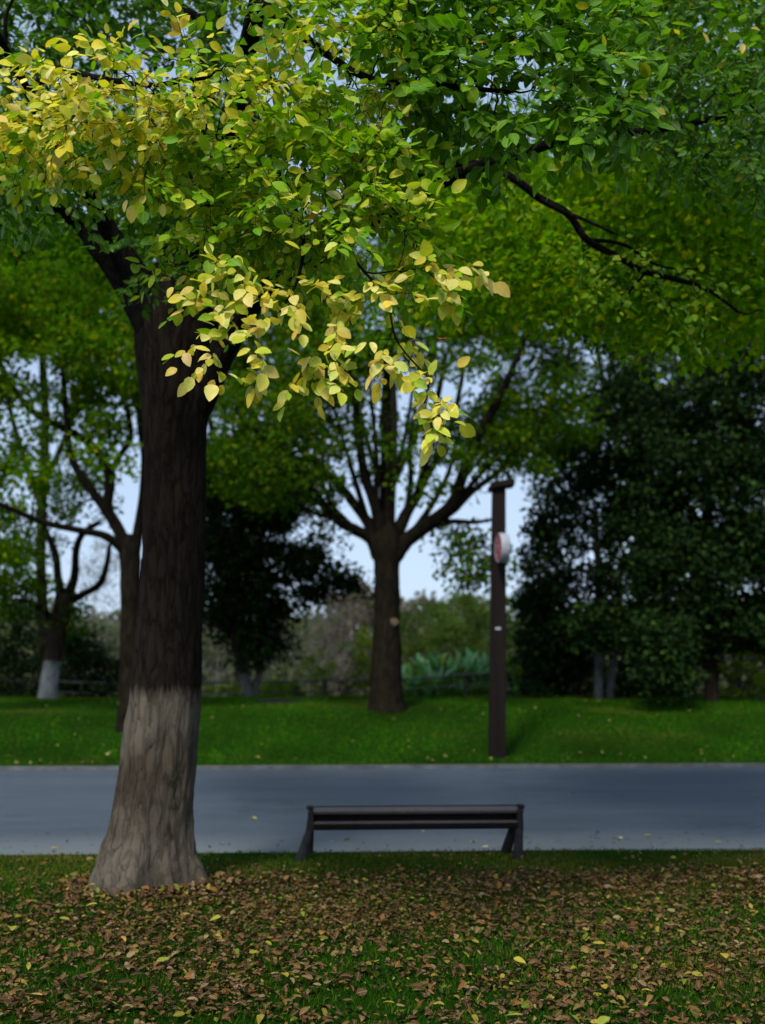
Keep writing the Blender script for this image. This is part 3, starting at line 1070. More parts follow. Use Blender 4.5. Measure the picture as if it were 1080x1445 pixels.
# ---------------------------------------------- trees farther off
def far_tree(name, label, cat, seed, trunk, limbs, crown, pal, mat_leafs, n_leaf, spread, size, bark, group=None, r0=0.03, stems=()):
    rs = np.random.RandomState(seed)
    p, r = limb_px(trunk, 40)
    gzv = gz(p[0][0], p[0][1])
    t = thing(name, label, cat, (p[0][0], p[0][1], gzv), group)
    p = np.vstack([[p[0][0], p[0][1], gzv - 0.15], p])
    r = np.r_[r[0] * 1.15, r]
    own = {0: [tube_arrays(p, r, 24, 0.06, seed)]}
    nm = {0: ("trunk", bark)}
    sk = Skel()
    sk.add(p[20:], r[20:], 0)
    for s in stems:
        ps, rs_ = limb_px(s, 24)
        g0 = gz(ps[0][0], ps[0][1])
        ps = np.vstack([[ps[0][0], ps[0][1], g0 - 0.15], ps])
        rs_ = np.r_[rs_[0] * 1.1, rs_]
        k = len(own)
        own[k] = [tube_arrays(ps, rs_, 16, 0.06, seed + 3)]
        nm[k] = ("trunk", bark)
        sk.add(ps[12:], rs_[12:], k)
    for L_ in limbs:
        pl, rl = limb_px(L_)
        k = len(own)
        own[k] = [tube_arrays(pl, rl, 12, 0.06, seed + 5)]
        nm[k] = ("limb", M_BARK_FAR)
        sk.add(pl, rl, k)
    nodes = np.concatenate([c(rs) for c in crown])
    tb, dr, ow = sk.grow(nodes, rs, r0=r0, tip=0.008, sag=0.05, seg=4, maxr=0.12)
    for t_, k in zip(tb, ow):
        own[int(k)].append(t_)
    for k in own:
        tubes_obj(nm[k][0], own[k], nm[k][1], t)
    pos, ax, nr, sz, idx = clumps(rs, nodes, n_leaf, spread, size)
    tone = rs.uniform(0.7, 1.3, (len(nodes), 1))[idx]
    col = np.clip(pick(rs, pal, len(pos)) * tone, 0.003, 0.9)
    leaves_obj("crown", pos, ax, nr, sz, col, mat_leafs, t, fine=False, rs=rs, ratio=0.34)
    return t


def zn(poly, Y0, Y1, n):
    return lambda rs: zone(rs, poly, Y0, Y1, n)


def bl(c, r, n, hollow=0.45, zmin=None):
    return lambda rs: ball(rs, c, r, n, hollow, zmin)


# centre tree beyond the road
CY = 25.2
far_tree("broadleaf_tree", "tree with fanned dark limbs standing on the far lawn left of the lamp post", "tree", 31,
         [(546, 1003, CY, 29), (545, 985, CY, 25), (545, 950, CY, 22.5), (546, 900, CY, 20), (546, 850, CY, 18.5), (546, 800, CY, 18), (546, 770, CY, 21), (546, 745, CY, 18)],
         [[(536, 785, CY, 12), (524, 761, CY - .1, 9), (500, 747, CY - .3, 8), (475, 733, CY - .5, 7), (449, 703, CY - .8, 6), (425, 672, CY - 1, 5), (395, 632, CY - 1.4, 4), (350, 600, CY - 2, 2.5)],
          [(538, 770, CY, 11), (518, 735, CY + .2, 8), (497, 707, CY + .5, 7), (475, 680, CY + .8, 6), (445, 655, CY + 1, 5), (415, 620, CY + 1.3, 4.5), (380, 560, CY + 1.8, 3)],
          [(542, 765, CY, 11), (530, 715, CY - .3, 8), (515, 670, CY - .6, 7), (507, 620, CY - .9, 6), (498, 540, CY - 1.4, 4), (480, 450, CY - 2, 3)],
          [(546, 765, CY, 13), (546, 700, CY + .1, 10), (546, 640, CY + .2, 9), (544, 570, CY + .3, 7), (550, 470, CY + .4, 5), (540, 380, CY + .5, 3)],
          [(555, 765, CY, 11), (575, 722, CY + .4, 8), (591, 695, CY + .7, 7), (601, 650, CY + 1, 6), (612, 590, CY + 1.4, 5), (630, 500, CY + 1.9, 3)],
          [(555, 785, CY, 14), (575, 762, CY, 11), (608, 738, CY - .2, 10), (638, 712, CY - .4, 9), (654, 668, CY - .7, 8), (676, 615, CY - 1, 7), (705, 560, CY - 1.4, 6), (732, 500, CY - 1.8, 4), (760, 430, CY - 2.2, 3)],
          [(610, 738, CY - .2, 8), (640, 718, CY, 7), (668, 692, CY + .3, 4.6), (708, 662, CY + .7, 4), (735, 628, CY + 1, 3.4), (760, 608, CY + 1.4, 4.5), (785, 550, CY + 1.8, 3.5), (810, 480, CY + 2.2, 2.5)],
          [(592, 692, CY + .7, 5), (620, 640, CY + .5, 5), (640, 590, CY + .2, 4), (655, 520, CY, 3)],
          [(500, 747, CY - .3, 5), (470, 715, CY - .1, 4), (455, 680, CY + .1, 3), (440, 620, CY + .3, 2)],
          [(518, 735, CY + .2, 5), (505, 690, CY, 4), (490, 640, CY - .2, 3), (470, 570, CY - .4, 2)],
          [(530, 715, CY - .3, 5), (532, 660, CY - .5, 4), (528, 600, CY - .6, 3), (520, 520, CY - .7, 2)],
          [(546, 700, CY + .1, 5), (562, 655, CY + .3, 4), (575, 600, CY + .5, 3), (585, 530, CY + .7, 2)],
          [(575, 722, CY + .4, 5), (580, 670, CY + .2, 4), (578, 620, CY, 3), (590, 560, CY - .2, 2)],
          [(575, 762, CY, 6), (605, 720, CY + .3, 4.5), (632, 670, CY + .6, 3.5), (650, 610, CY + .9, 2.5), (690, 540, CY + 1.2, 1.5)],
          [(608, 738, CY - .2, 5), (650, 700, CY - .5, 4), (690, 655, CY - .8, 3), (720, 610, CY - 1.1, 2)],
          [(475, 733, CY - .5, 4), (440, 722, CY - .8, 3), (400, 700, CY - 1.1, 2)],
          [(598, 745, CY - .15, 6), (638, 736, CY - .3, 4), (670, 737, CY - .5, 3), (700, 732, CY - .8, 2)]],
         [zn([(300, 560), (420, 520), (470, 600), (460, 690), (400, 720), (300, 680)], CY - 3, CY + 2, 110),
          zn([(420, 300), (760, 300), (800, 430), (740, 480), (660, 550), (640, 515), (560, 540), (480, 575), (400, 550)], CY - 2.5, CY + 2.5, 195),
          zn([(600, 600), (700, 560), (830, 500), (830, 600), (760, 690), (690, 660)], CY - 1.5, CY + 2.5, 66),
          zn([(590, 755), (620, 745), (690, 750), (690, 830), (640, 810), (600, 815)], CY - 1, CY + .5, 15),
          zn([(400, 600), (520, 560), (530, 700), (450, 740), (400, 690)], CY - 2, CY + 2, 24),
          zn([(560, 590), (650, 560), (740, 620), (690, 690), (640, 700), (570, 690)], CY - 2, CY + 2, 24),
          bl((0.2, CY, 13), (6, 5, 3.5), 70, 0.2, 10)],
         CENTRE, M_LEAF_FAR, 85, 0.70, (0.11, 0.18), M_BARK_FAR)

kp = P(553, 878, CY - 0.305)
km = MB()
km.lathe([(0.0, 0.035), (0.06, 0.03), (0.10, 0.012), (0.125, 0.02), (0.15, -0.03)], Matrix.Translation(kp) @ Matrix.Rotation(math.radians(90), 4, 'X') @ Matrix.Diagonal((1.25, 0.75, 1, 1)), 20)
M_KNOT = mat_noise("healed_wood", [(0.3, (0.07, 0.05, 0.03)), (0.7, (0.14, 0.10, 0.06))], scale=20, rough=0.9, bump=0.3, spec=0.05)
km.build("knot", M_KNOT, [o_ for o_ in bpy.data.objects if o_.name.startswith("broadleaf_tree")][-1], True)

# left tree behind the big trunk
LY = 23.0
far_tree("broadleaf_tree", "slim forked tree rising just left of and behind the large foreground trunk", "tree", 37,
         [(184, 1022, LY, 20), (184, 1000, LY, 17), (184, 950, LY, 15), (184, 880, LY, 14), (184, 820, LY, 14), (184, 775, LY, 15), (186, 755, LY, 12)],
         [[(180, 790, LY, 11), (172, 757, LY, 9), (152, 722, LY, 8), (128, 690, LY - .2, 6), (102, 648, LY - .4, 5), (94, 590, LY - .6, 4.5), (89, 521, LY - .8, 4), (80, 430, LY - 1, 2.5)],
          [(150, 720, LY, 8), (155, 680, LY + .1, 7.5), (147, 650, LY + .2, 7), (125, 625, LY + .3, 6), (100, 609, LY + .4, 5.5), (56, 588, LY + .6, 5), (28, 560, LY + .8, 4.5), (4, 520, LY + 1, 4), (-30, 440, LY + 1.3, 3)],
          [(180, 780, LY, 8), (150, 757, LY - .4, 6), (116, 749, LY - .8, 5), (62, 737, LY - 1.3, 4.5), (0, 712, LY - 1.9, 4), (-60, 690, LY - 2.4, 3)],
          [(190, 775, LY, 9), (200, 720, LY, 7), (205, 650, LY - .1, 6), (197, 590, LY - .2, 5), (190, 500, LY - .3, 4), (200, 400, LY - .5, 3)],
          [(153, 675, LY + .1, 5), (168, 645, LY, 4.5), (185, 612, LY - .2, 4), (170, 540, LY - .4, 3), (150, 450, LY - .6, 2)],
          [(40, 480, LY, 3), (20, 380, LY - .8, 3.5), (45, 345, LY - 1, 3), (52, 325, LY - 1.2, 2)]],
         [zn([(-120, 320), (60, 310), (200, 360), (220, 460), (200, 560), (110, 540), (60, 480), (-120, 520)], LY - 2.5, LY + 2.5, 250),
          zn([(-120, 520), (40, 530), (40, 640), (-20, 720), (-120, 720)], LY - 1.5, LY + 2, 50),
          zn([(-20, 470), (200, 470), (195, 640), (120, 700), (30, 690), (-20, 600)], LY - 2, LY + 3, 44),
          zn([(90, 560), (190, 560), (190, 650), (120, 600)], LY - 1, LY + 1, 12),
          zn([(-120, 690), (40, 700), (100, 720), (60, 790), (-120, 800)], LY - 1, LY + 1.5, 20),
          bl((-7, LY, 13), (5, 5, 3), 60, 0.2, 10)],
         MIDGRN, M_LEAF_FAR, 90, 0.62, (0.11, 0.18), M_BARK_FAR)

M_BARK_WHITE = mat_bark("bark_whitewashed", (0.010, 0.008, 0.006), (0.045, 0.033, 0.024), paint=(0.31, 0.325, 0.325), paint_z=2.22, scale=0.7)
FY = 28.0
far_tree("broadleaf_tree", "crooked dark tree with a bright whitewashed base at the left edge of the far lawn", "tree", 41,
         [(67, 992, FY, 15), (70, 960, FY, 12.5), (75, 925, FY, 12), (82, 890, FY, 13), (88, 862, FY, 14), (92, 838, FY, 13)],
         [[(92, 850, FY, 9), (105, 815, FY, 6), (108, 775, FY, 5), (118, 752, FY, 4.5), (140, 737, FY - .3, 3.5)],
          [(95, 850, FY, 7), (118, 838, FY - .2, 5), (140, 825, FY - .4, 5), (150, 800, FY - .5, 4), (155, 768, FY - .6, 3)],
          [(88, 850, FY, 9), (82, 815, FY + .3, 6), (78, 780, FY + .5, 5), (60, 740, FY + .7, 4)],
          [(80, 880, FY, 5), (60, 860, FY - .2, 4), (30, 845, FY - .4, 3)]],
         [zn([(-100, 720), (40, 725), (80, 760), (80, 830), (20, 860), (-100, 880)], FY - 1.5, FY + 1.5, 90),
          zn([(80, 830), (110, 860), (115, 910), (95, 910)], FY - .2, FY + .8, 6),
          zn([(60, 660), (160, 690), (150, 730), (90, 740)], FY, FY + 2, 12)],
         CENTRE, M_LEAF_FAR, 75, 0.62, (0.10, 0.16), M_BARK_WHITE)

M_BARK_PALE = mat_bark("bark_pale_base", (0.010, 0.008, 0.006), (0.045, 0.033, 0.024), paint=(0.15, 0.15, 0.145), paint_z=1.95, scale=0.7)
# dark evergreen left of the centre tree
EY = 30.0
far_tree("evergreen_tree", "dark dense evergreen with twin leaning trunks on the far lawn, left of centre", "tree", 43,
         [(352, 990, EY, 9), (345, 955, EY, 8), (336, 915, EY, 8), (330, 860, EY, 8), (328, 790, EY, 7), (335, 720, EY, 5)],
         [[(331, 860, EY, 6), (360, 800, EY, 5), (400, 770, EY, 4), (450, 790, EY - .2, 3), (490, 820, EY - .4, 2)],
          [(330, 780, EY, 5), (300, 720, EY, 4), (280, 680, EY, 3)],
          [(333, 740, EY, 5), (370, 690, EY + .2, 4), (410, 660, EY + .3, 3)]],
         [zn([(280, 640), (400, 620), (430, 700), (400, 770), (280, 780)], EY - 1.5, EY + 2, 105),
          zn([(280, 770), (400, 760), (405, 850), (395, 920), (350, 940), (310, 900), (280, 880)], EY - 1.2, EY + 1.5, 80),
          zn([(400, 740), (470, 750), (508, 820), (480, 850), (420, 850)], EY - .8, EY + .8, 26)],
         EVERG, M_LEAF_DARK, 150, 0.70, (0.12, 0.20), M_BARK_PALE,
         stems=[[(354, 990, EY + .1, 6), (366, 950, EY + .2, 5), (372, 905, EY + .3, 5), (372, 850, EY + .3, 4), (368, 790, EY + .2, 3)]])

M_BARK_PALE2 = mat_bark("bark_pale_stem", (0.02, 0.018, 0.016), (0.06, 0.05, 0.04), paint=(0.21, 0.22, 0.23), paint_z=2.6, scale=0.7)
RY = 29.0
far_tree("evergreen_tree", "dark evergreen with two pale stems at its foot just right of the lamp post", "tree", 47,
         [(845, 992, RY, 7.5), (845, 960, RY, 6.5), (846, 920, RY, 6.5), (846, 860, RY, 6), (844, 790, RY, 5), (840, 720, RY, 4)],
         [[(845, 880, RY, 4), (800, 830, RY, 3), (760, 800, RY, 2)],
          [(845, 820, RY, 4), (880, 760, RY, 3), (900, 720, RY, 2)],
          [(845, 900, RY, 4), (880, 880, RY - .6, 3), (905, 890, RY - 1, 2)]],
         [zn([(735, 770), (765, 690), (800, 610), (880, 540), (960, 560), (960, 780), (900, 900), (740, 900)], RY - 1.4, RY + 2.4, 185),
          zn([(690, 560), (740, 480), (900, 440), (960, 560), (800, 640), (720, 680)], RY - 1, RY + 3, 20),
          zn([(745, 880), (830, 890), (800, 985), (750, 985)], RY + .3, RY + 2, 45),
          zn([(880, 860), (950, 860), (950, 980), (890, 985)], RY + .3, RY + 1.8, 40),
          zn([(800, 870), (900, 850), (930, 900), (860, 920), (810, 910)], RY - 1.8, RY - .6, 16)],
         EVERG, M_LEAF_DARK, 150, 0.70, (0.12, 0.20), M_BARK_PALE2,
         stems=[[(860, 990, RY + .1, 6), (863, 960, RY + .1, 5.5), (868, 915, RY + .2, 5), (872, 850, RY + .3, 4), (880, 780, RY + .3, 3)]])
QY = 27.5
far_tree("evergreen_tree", "tall dark evergreen filling the right edge, its lowest boughs drooping over the lawn", "tree", 53,
         [(1004, 990, QY, 11), (1004, 960, QY, 9.5), (1003, 900, QY, 9), (1000, 820, QY, 9), (998, 720, QY, 8), (1000, 620, QY, 6), (1005, 520, QY, 4)],
         [[(1002, 760, QY, 6), (960, 700, QY, 5), (915, 640, QY - .3, 4), (880, 598, QY - .5, 3.5), (815, 563, QY - .9, 2.5), (780, 540, QY - 1.2, 1.5)],
          [(1000, 840, QY, 5), (960, 850, QY - 1, 4), (930, 920, QY - 2, 3), (925, 970, QY - 2.3, 2)],
          [(1000, 700, QY, 5), (1050, 640, QY, 4), (1100, 600, QY, 3)],
          [(1002, 800, QY, 5), (1060, 790, QY - .6, 4), (1110, 820, QY - 1, 3)]],
         [zn([(890, 620), (960, 500), (1060, 430), (1180, 430), (1180, 700), (1080, 800), (900, 800)], QY - 2, QY + 2.5, 270),
          zn([(900, 780), (1180, 700), (1180, 900), (1060, 910), (930, 920), (900, 880)], QY - 1.6, QY + 2, 170),
          zn([(900, 880), (960, 880), (960, 960), (935, 985), (915, 970)], QY - 2.6, QY - 1.6, 16),
          zn([(820, 480), (900, 470), (920, 600), (880, 600)], QY - 1, QY + 2, 14)],
         EVERG, M_LEAF_DARK, 150, 0.80, (0.12, 0.20), M_BARK_FAR)


# ---------------------------------------------- shrubs, brush and the far wood
def shrub(name, label, seed, foot, zones, pal, n_leaf, spread, size, mat=None, group=None, nst=5, cat="shrub", stem_r=0.025, twigs=0, twig_mat=None, ratio=0.34):
    """foot = (px, Y): where it stands; leaves round nodes on stems that rise from the ground"""
    rs = np.random.RandomState(seed)
    x = P(foot[0], 900, foot[1])[0]
    y = foot[1]
    b = np.array((x, y, gz(x, y)))
    t = thing(name, label, cat, b, group)
    nodes = np.concatenate([z(rs) for z in zones])
    nodes[:, 2] = np.maximum(nodes[:, 2], ground_z(nodes[:, 0], nodes[:, 1]) + 0.08)
    sk = Skel()
    tubes = []
    ctr = nodes.mean(0)
    for k in range(nst):
        q = nodes[rs.randint(len(nodes))] * 0.6 + ctr * 0.4
        st = b + np.array((rs.normal(0, .12), rs.normal(0, .12), -0.1))
        md = (st + q) / 2 + rs.normal(0, .1, 3)
        path = catmull(np.array([b + (st - b) * .2 + np.array((0, 0, -.12)), st + np.array((0, 0, .25)), md, q]), 12)
        r = np.linspace(stem_r, stem_r * .4, 12)
        tubes.append(tube_arrays(path, r, 6))
        sk.add(path, r)
    tb, dr, ow = sk.grow(nodes, rs, r0=stem_r * .7, tip=0.004, sag=0.02, seg=4, maxr=stem_r)
    tubes += tb
    if twigs:
        (tw, ti), *_r = sprays(rs, nodes, nrm(dr + np.array((0, 0, .6))), twigs=twigs, leaves=2, tw_len=0.6, droop=-0.1, flat=0.8, tw_r=0.007)
        tubes += tw
    tubes_obj("stems", tubes, twig_mat or M_BARK_FAR, t)
    if n_leaf:
        pos, ax, nr, sz, idx = clumps(rs, nodes, n_leaf, spread, size)
        pos[:, 2] = np.maximum(pos[:, 2], ground_z(pos[:, 0], pos[:, 1]) + 0.02)
        tone = rs.uniform(0.7, 1.3, (len(nodes), 1))[idx]
        leaves_obj("foliage", pos, ax, nr, sz, np.clip(pick(rs, pal, len(pos)) * tone, .003, .9), mat or M_LEAF_FAR, t, fine=False, rs=rs, ratio=ratio)
    return t


SH_YEL = [(3, (0.16, 0.22, 0.015)), (2, (0.22, 0.25, 0.02)), (2, (0.08, 0.15, 0.015))]
SH_GRN = [(3, (0.05, 0.12, 0.015)), (2, (0.08, 0.16, 0.02)), (1, (0.03, 0.08, 0.015))]
SH_OLIVE = [(3, (0.085, 0.15, 0.03)), (2, (0.14, 0.19, 0.04)), (2, (0.045, 0.09, 0.02))]
SH_GREY = [(3, (0.13, 0.12, 0.105)), (2, (0.10, 0.095, 0.085)), (1, (0.16, 0.135, 0.12))]
SH_TEAL = [(3, (0.10, 0.30, 0.15)), (2, (0.22, 0.42, 0.28)), (3, (0.05, 0.17, 0.04)), (1, (0.20, 0.28, 0.05))]
M_BRUSH = mat_noise("bare_twig_grey", [(0.3, (0.10, 0.095, 0.09)), (0.7, (0.22, 0.21, 0.20))], scale=9, rough=0.9, bump=0)

# grey bare brush
for k, (nm_, foot, zs, lb) in enumerate([
        ("bare_shrub", (440, 41), [zn([(385, 870), (430, 845), (520, 850), (528, 960), (385, 965)], 39, 43, 95)], "wide grey bare brush behind the fence, left of the trunk with fanned limbs"),
        ("bare_shrub", (300, 41), [zn([(285, 880), (390, 870), (390, 965), (285, 965)], 39, 43, 70)], "grey bare brush behind the twin-stemmed evergreen"),
        ("bare_shrub", (140, 38), [zn([(100, 830), (125, 770), (165, 770), (172, 950), (100, 965)], 36.5, 39.5, 75)], "tall grey bare brush showing left of the slim forked trunk")]):
    shrub(nm_, lb, 60 + k, foot, zs, SH_GREY, 26, 0.5, (0.06, 0.11), group="bare brush behind the lawn", twigs=7, twig_mat=M_BRUSH, stem_r=0.03)

shrub("leafy_shrub", "bright yellow-green shrub behind the fence post left of the centre tree", 71, (475, 35.5), [zn([(425, 935), (480, 900), (530, 880), (530, 985), (425, 985)], 34.6, 36.5, 42)], SH_YEL, 55, 0.30, (0.08, 0.13))
shrub("leafy_shrub", "low yellow-green shrub behind the fence, left of the bright one", 72, (350, 35.5), [zn([(288, 968), (430, 955), (430, 985), (288, 990)], 34.3, 36, 34)], SH_YEL, 50, 0.25, (0.07, 0.12))
shrub("leafy_shrub", "pale olive young tree just right of the centre trunk", 73, (588, 46), [zn([(562, 880), (585, 850), (625, 860), (625, 960), (562, 960)], 44.5, 48, 60)], SH_OLIVE, 60, 0.5, (0.10, 0.16))
shrub("leafy_shrub", "rounded olive and brown tree behind the teal plants, left of the lamp post", 74, (650, 42), [zn([(605, 900), (615, 855), (640, 838), (675, 845), (695, 870), (695, 920), (610, 920)], 40.5, 44, 75)], SH_OLIVE, 70, 0.45, (0.10, 0.16))
shrub("leafy_shrub", "dark low shrub along the fence just right of the centre trunk", 75, (600, 34.6), [zn([(565, 965), (640, 960), (700, 965), (700, 985), (565, 985)], 34, 35.4, 30)], SH_GRN, 60, 0.25, (0.07, 0.12))
shrub("leafy_shrub", "bright yellow-green bush right of the lamp post beside the dark evergreen", 76, (742, 33), [zn([(722, 930), (742, 890), (768, 900), (768, 940), (730, 960)], 32.3, 33.6, 18)], SH_YEL, 60, 0.22, (0.07, 0.12))
shrub("leafy_shrub", "mid green shrub behind the lamp post under the evergreen", 77, (735, 36), [zn([(712, 860), (760, 800), (790, 850), (770, 980), (712, 980)], 35, 37.5, 48)], SH_GRN, 65, 0.35, (0.09, 0.14))
shrub("leafy_shrub", "yellowish low shrub at the right edge behind the tall evergreen trunk", 78, (1045, 32.5), [zn([(1010, 935), (1040, 915), (1110, 910), (1130, 985), (1000, 985)], 31.8, 33.5, 40)], SH_YEL, 45, 0.28, (0.08, 0.13))
for k, (px_, Y_, poly, lb) in enumerate([
        (25, 32, [(-60, 860), (30, 840), (62, 880), (60, 985), (-60, 985)], "dark shrub at the left edge beside the whitewashed tree base"),
        (118, 33, [(88, 900), (130, 880), (170, 930), (172, 985), (88, 985)], "dark green shrub right of the whitewashed tree base"),
        (790, 33.5, [(735, 930), (760, 870), (900, 860), (905, 990), (735, 990)], "black-green thicket behind the two pale stems"),
        (960, 33.5, [(890, 900), (920, 860), (1020, 860), (1020, 990), (890, 990)], "black-green thicket behind the drooping boughs on the right"),
        (1080, 34.5, [(1000, 860), (1180, 840), (1180, 970), (1000, 940)], "black-green thicket at the right edge above the yellowish shrub")]):
    shrub("dark_shrub", lb, 80 + k, (px_, Y_), [zn(poly, Y_ - .8, Y_ + 1.2, 70)], EVERG, 70, 0.5, (0.10, 0.17), M_LEAF_DARK, group="dark thicket along the back of the lawn")

# strap-leaved teal plants behind the fence
rs = np.random.RandomState(91)
for k, (px_, Y_, n_, h_) in enumerate([(590, 36.5, 80, 2.3), (615, 36.0, 90, 2.5), (640, 36.6, 90, 2.6), (663, 36.0, 90, 2.5), (688, 36.4, 80, 2.4), (722, 36.2, 60, 2.2)]):
    x = P(px_, 900, Y_)[0]
    b = np.array((x, Y_, gz(x, Y_)))
    t = thing("strap_leaf_plant", ["leftmost pale teal strap-leaved plant behind the fence, by the centre trunk", "second strap-leaved teal plant from the centre trunk", "third strap-leaved teal plant from the centre trunk, tallest of the row",
                                   "fourth strap-leaved teal plant from the centre trunk", "strap-leaved teal plant showing just left of the lamp post", "strap-leaved teal plant showing just right of the lamp post"][k], "plant", b, "teal strap-leaved plants behind the fence")
    hh = rs.uniform(0.25, 1.0, n_) * h_ * 0.72
    a_ = rs.normal(0, 0.55, (n_, 3)) + np.array((0, 0, 0.9))
    p_ = b + rs.normal(0, 0.22, (n_, 3)) * np.array((1, .7, 0)) + np.stack([0 * hh, 0 * hh, hh], 1) * 0.75
    leaves_obj("foliage", p_, a_, rs.normal(0, .5, (n_, 3)) + np.array((0, -.8, .4)), rs.uniform(.55, 1.0, n_), pick(rs, SH_TEAL, n_), M_LEAF_FAR, t, fine=True, rs=rs, ratio=0.12, curl=0.7)
    st = []
    for q in range(6):
        e = b + np.array((rs.normal(0, .2), rs.normal(0, .15), h_ * .75))
        st.append(tube_arrays(np.linspace(b - np.array((0, 0, .1)), e, 6), np.linspace(.03, .018, 6), 6))
    tubes_obj("stems", st, M_BARK_FAR, t)

# the wooded rise far behind: one mass, its colours greyed and lightened for haze
rs = np.random.RandomState(95)
n = 3800
ang_ = rs.uniform(-0.75, 0.75, n)
dist = rs.uniform(75, 120, n)
wx, wy = dist * np.sin(ang_), dist * np.cos(ang_)
ridge_h = 10.6 + 1.5 * vnoise(np.stack([wx / 14, 0 * wx, 0 * wx], 1), 4) + 1.0 * vnoise(np.stack([wx / 4, 0 * wx, 0 * wx], 1), 5)
wz = -0.5 + rs.uniform(0.02, 1, n) ** 0.7 * ridge_h * (0.75 + 0.25 * (dist - 75) / 45)
wz[:1300] = rs.uniform(-0.4, 4.0, 1300)
nodes = np.stack([wx, wy, wz], 1)
pos, ax, nr, sz, idx = clumps(rs, nodes, 60, 1.6, (0.40, 0.68))
kind = (vnoise(np.stack([wx / 9, wy / 20, 0 * wx], 1), 7) > 0.05)
ca = pick(rs, [(3, (0.17, 0.135, 0.122)), (2, (0.14, 0.125, 0.112)), (1, (0.20, 0.15, 0.13))], len(pos))
cb = pick(rs, [(3, (0.12, 0.145, 0.08)), (2, (0.15, 0.165, 0.085)), (1, (0.09, 0.12, 0.07))], len(pos))
cc = np.where(kind[idx][:, None], ca, cb)
o = leaves_obj("far_wood", pos, ax, nr, sz, cc, M_LEAF_FAR, None, fine=False, rs=rs, ratio=0.4)
tag(o, "distant wooded rise of brown and grey-green trees beyond the fence", "wood", None, 'stuff')

# background row of trees that fills the canopy behind
for k, (px_, Y_, spec, pal, lb) in enumerate([
        (552, 38, [([(560, 250), (700, 230), (780, 300), (770, 440), (640, 480), (560, 430)], 200), ([(690, 440), (760, 440), (740, 500), (700, 500)], 5)], MIDGRN, "leafy yellow-green tree rising behind the fanned limbs of the centre tree"),
        (905, 40, [([(760, 240), (1000, 220), (1060, 330), (1050, 470), (900, 490), (770, 450)], 230), ([(720, 460), (960, 460), (940, 620), (800, 620), (730, 660), (690, 600)], 68), ([(740, 600), (840, 590), (860, 690), (820, 720), (750, 690)], 16)], DIM, "leafy tree rising behind the two dark evergreens on the right"),
        (338, 39, [([(290, 330), (470, 330), (520, 480), (500, 560), (300, 580), (280, 450)], 200), ([(285, 600), (380, 600), (420, 700), (285, 720)], 14)], CENTRE, "leafy tree standing behind the twin-stemmed dark evergreen"),
        (60, 38, [([(-120, 320), (190, 320), (200, 480), (60, 500), (-120, 480)], 200), ([(-120, 760), (20, 760), (70, 830), (-120, 860)], 26)], MIDGRN, "leafy tree behind the crooked whitewashed tree at the left")]):
    far_tree("broadleaf_tree", lb, "tree", 120 + k,
             [(px_, 985, Y_, 9), (px_ + 2, 900, Y_, 8), (px_ - 2, 800, Y_, 7), (px_, 700, Y_, 7), (px_ + 4, 600, Y_, 6), (px_, 480, Y_, 5), (px_ + 3, 380, Y_, 3)],
             [[(px_, 720, Y_, 5), (px_ - 40, 600, Y_, 4), (px_ - 70, 450, Y_, 3), (px_ - 90, 330, Y_, 2)], [(px_, 690, Y_, 5), (px_ + 45, 580, Y_, 4), (px_ + 70, 430, Y_, 3), (px_ + 100, 320, Y_, 2)]],
             [zn(poly, Y_ - 2, Y_ + 2.5, nn) for poly, nn in spec], pal, M_LEAF_FAR, 90, 0.95, (0.18, 0.30), M_BARK_FAR, group="leafy trees behind the lawn")

# ------------------------------------------------------------------ lamp post with round sign
LPY = 21.0
bp_ = P(701, 1068, LPY)
tp_ = P(704, 690, LPY)
gl = gz(bp_[0], LPY)
lamp = thing("lamp_post", "dark brown square lamp post with a round red and white sign on its shaft", "lamp post", (bp_[0], LPY, gl))
mb = MB()
w0, w1 = 0.165, 0.138
H = tp_[2]
x0, x1 = bp_[0], tp_[0]
vs = []
for z, w, x in ((gl - 0.3, w0, x0), (gl + 2.0, (w0 + w1) / 2 + .01, x0 * .62 + x1 * .38), (H, w1, x1)):
    b_ = 0.018
    vs += [(x - w + b_, LPY - w, z), (x + w - b_, LPY - w, z), (x + w, LPY - w + b_, z), (x + w, LPY + w - b_, z), (x + w - b_, LPY + w, z), (x - w + b_, LPY + w, z), (x - w, LPY + w - b_, z), (x - w, LPY - w + b_, z)]
fs = []
for l in range(2):
    for i in range(8):
        j = (i + 1) % 8
        fs.append((l * 8 + i, l * 8 + j, l * 8 + 8 + j, l * 8 + 8 + i))
fs.append(tuple(range(16, 24)))
mb.add(vs, fs)
mb.build("pole", M_POLE, lamp)
mb = MB()
mb.box((x0 - 0.02, LPY - w0 - 0.012, gl + 2.3), (0.035, 0.02, 4.2), Matrix.Rotation(-0.012, 3, 'Y'))
mb.build("cable_strip", M_POLE, lamp)
mb = MB()
mb.box((x1 + 0.07, LPY - 0.05, H + 0.08), (0.50, 0.42, 0.15), Matrix.Rotation(math.radians(-9), 3, 'Y'), 0.03)
mb.box((x1 - 0.10, LPY, H + 0.0), (0.26, 0.26, 0.10), Matrix.Rotation(math.radians(-9), 3, 'Y'), 0.02)
mb.build("lamp_head", M_POLE, lamp)
pl = P(703, 887, LPY - w0)
mb = MB()
mb.box((pl[0], LPY - w0 - 0.004, pl[2]), (0.11, 0.012, 0.05), None, 0.004)
mb.build("plaque", M_SIGN_WHITE, lamp)
sc_ = P(709.5, 773, LPY - 0.58)
ax_ = nrm(np.array((-0.99, -0.13, 0)))
zx = Vector(ax_)
R3 = zx.to_track_quat('Z', 'Y').to_matrix()
M4 = Matrix.Translation(Vector(sc_)) @ R3.to_4x4()
mb = MB()
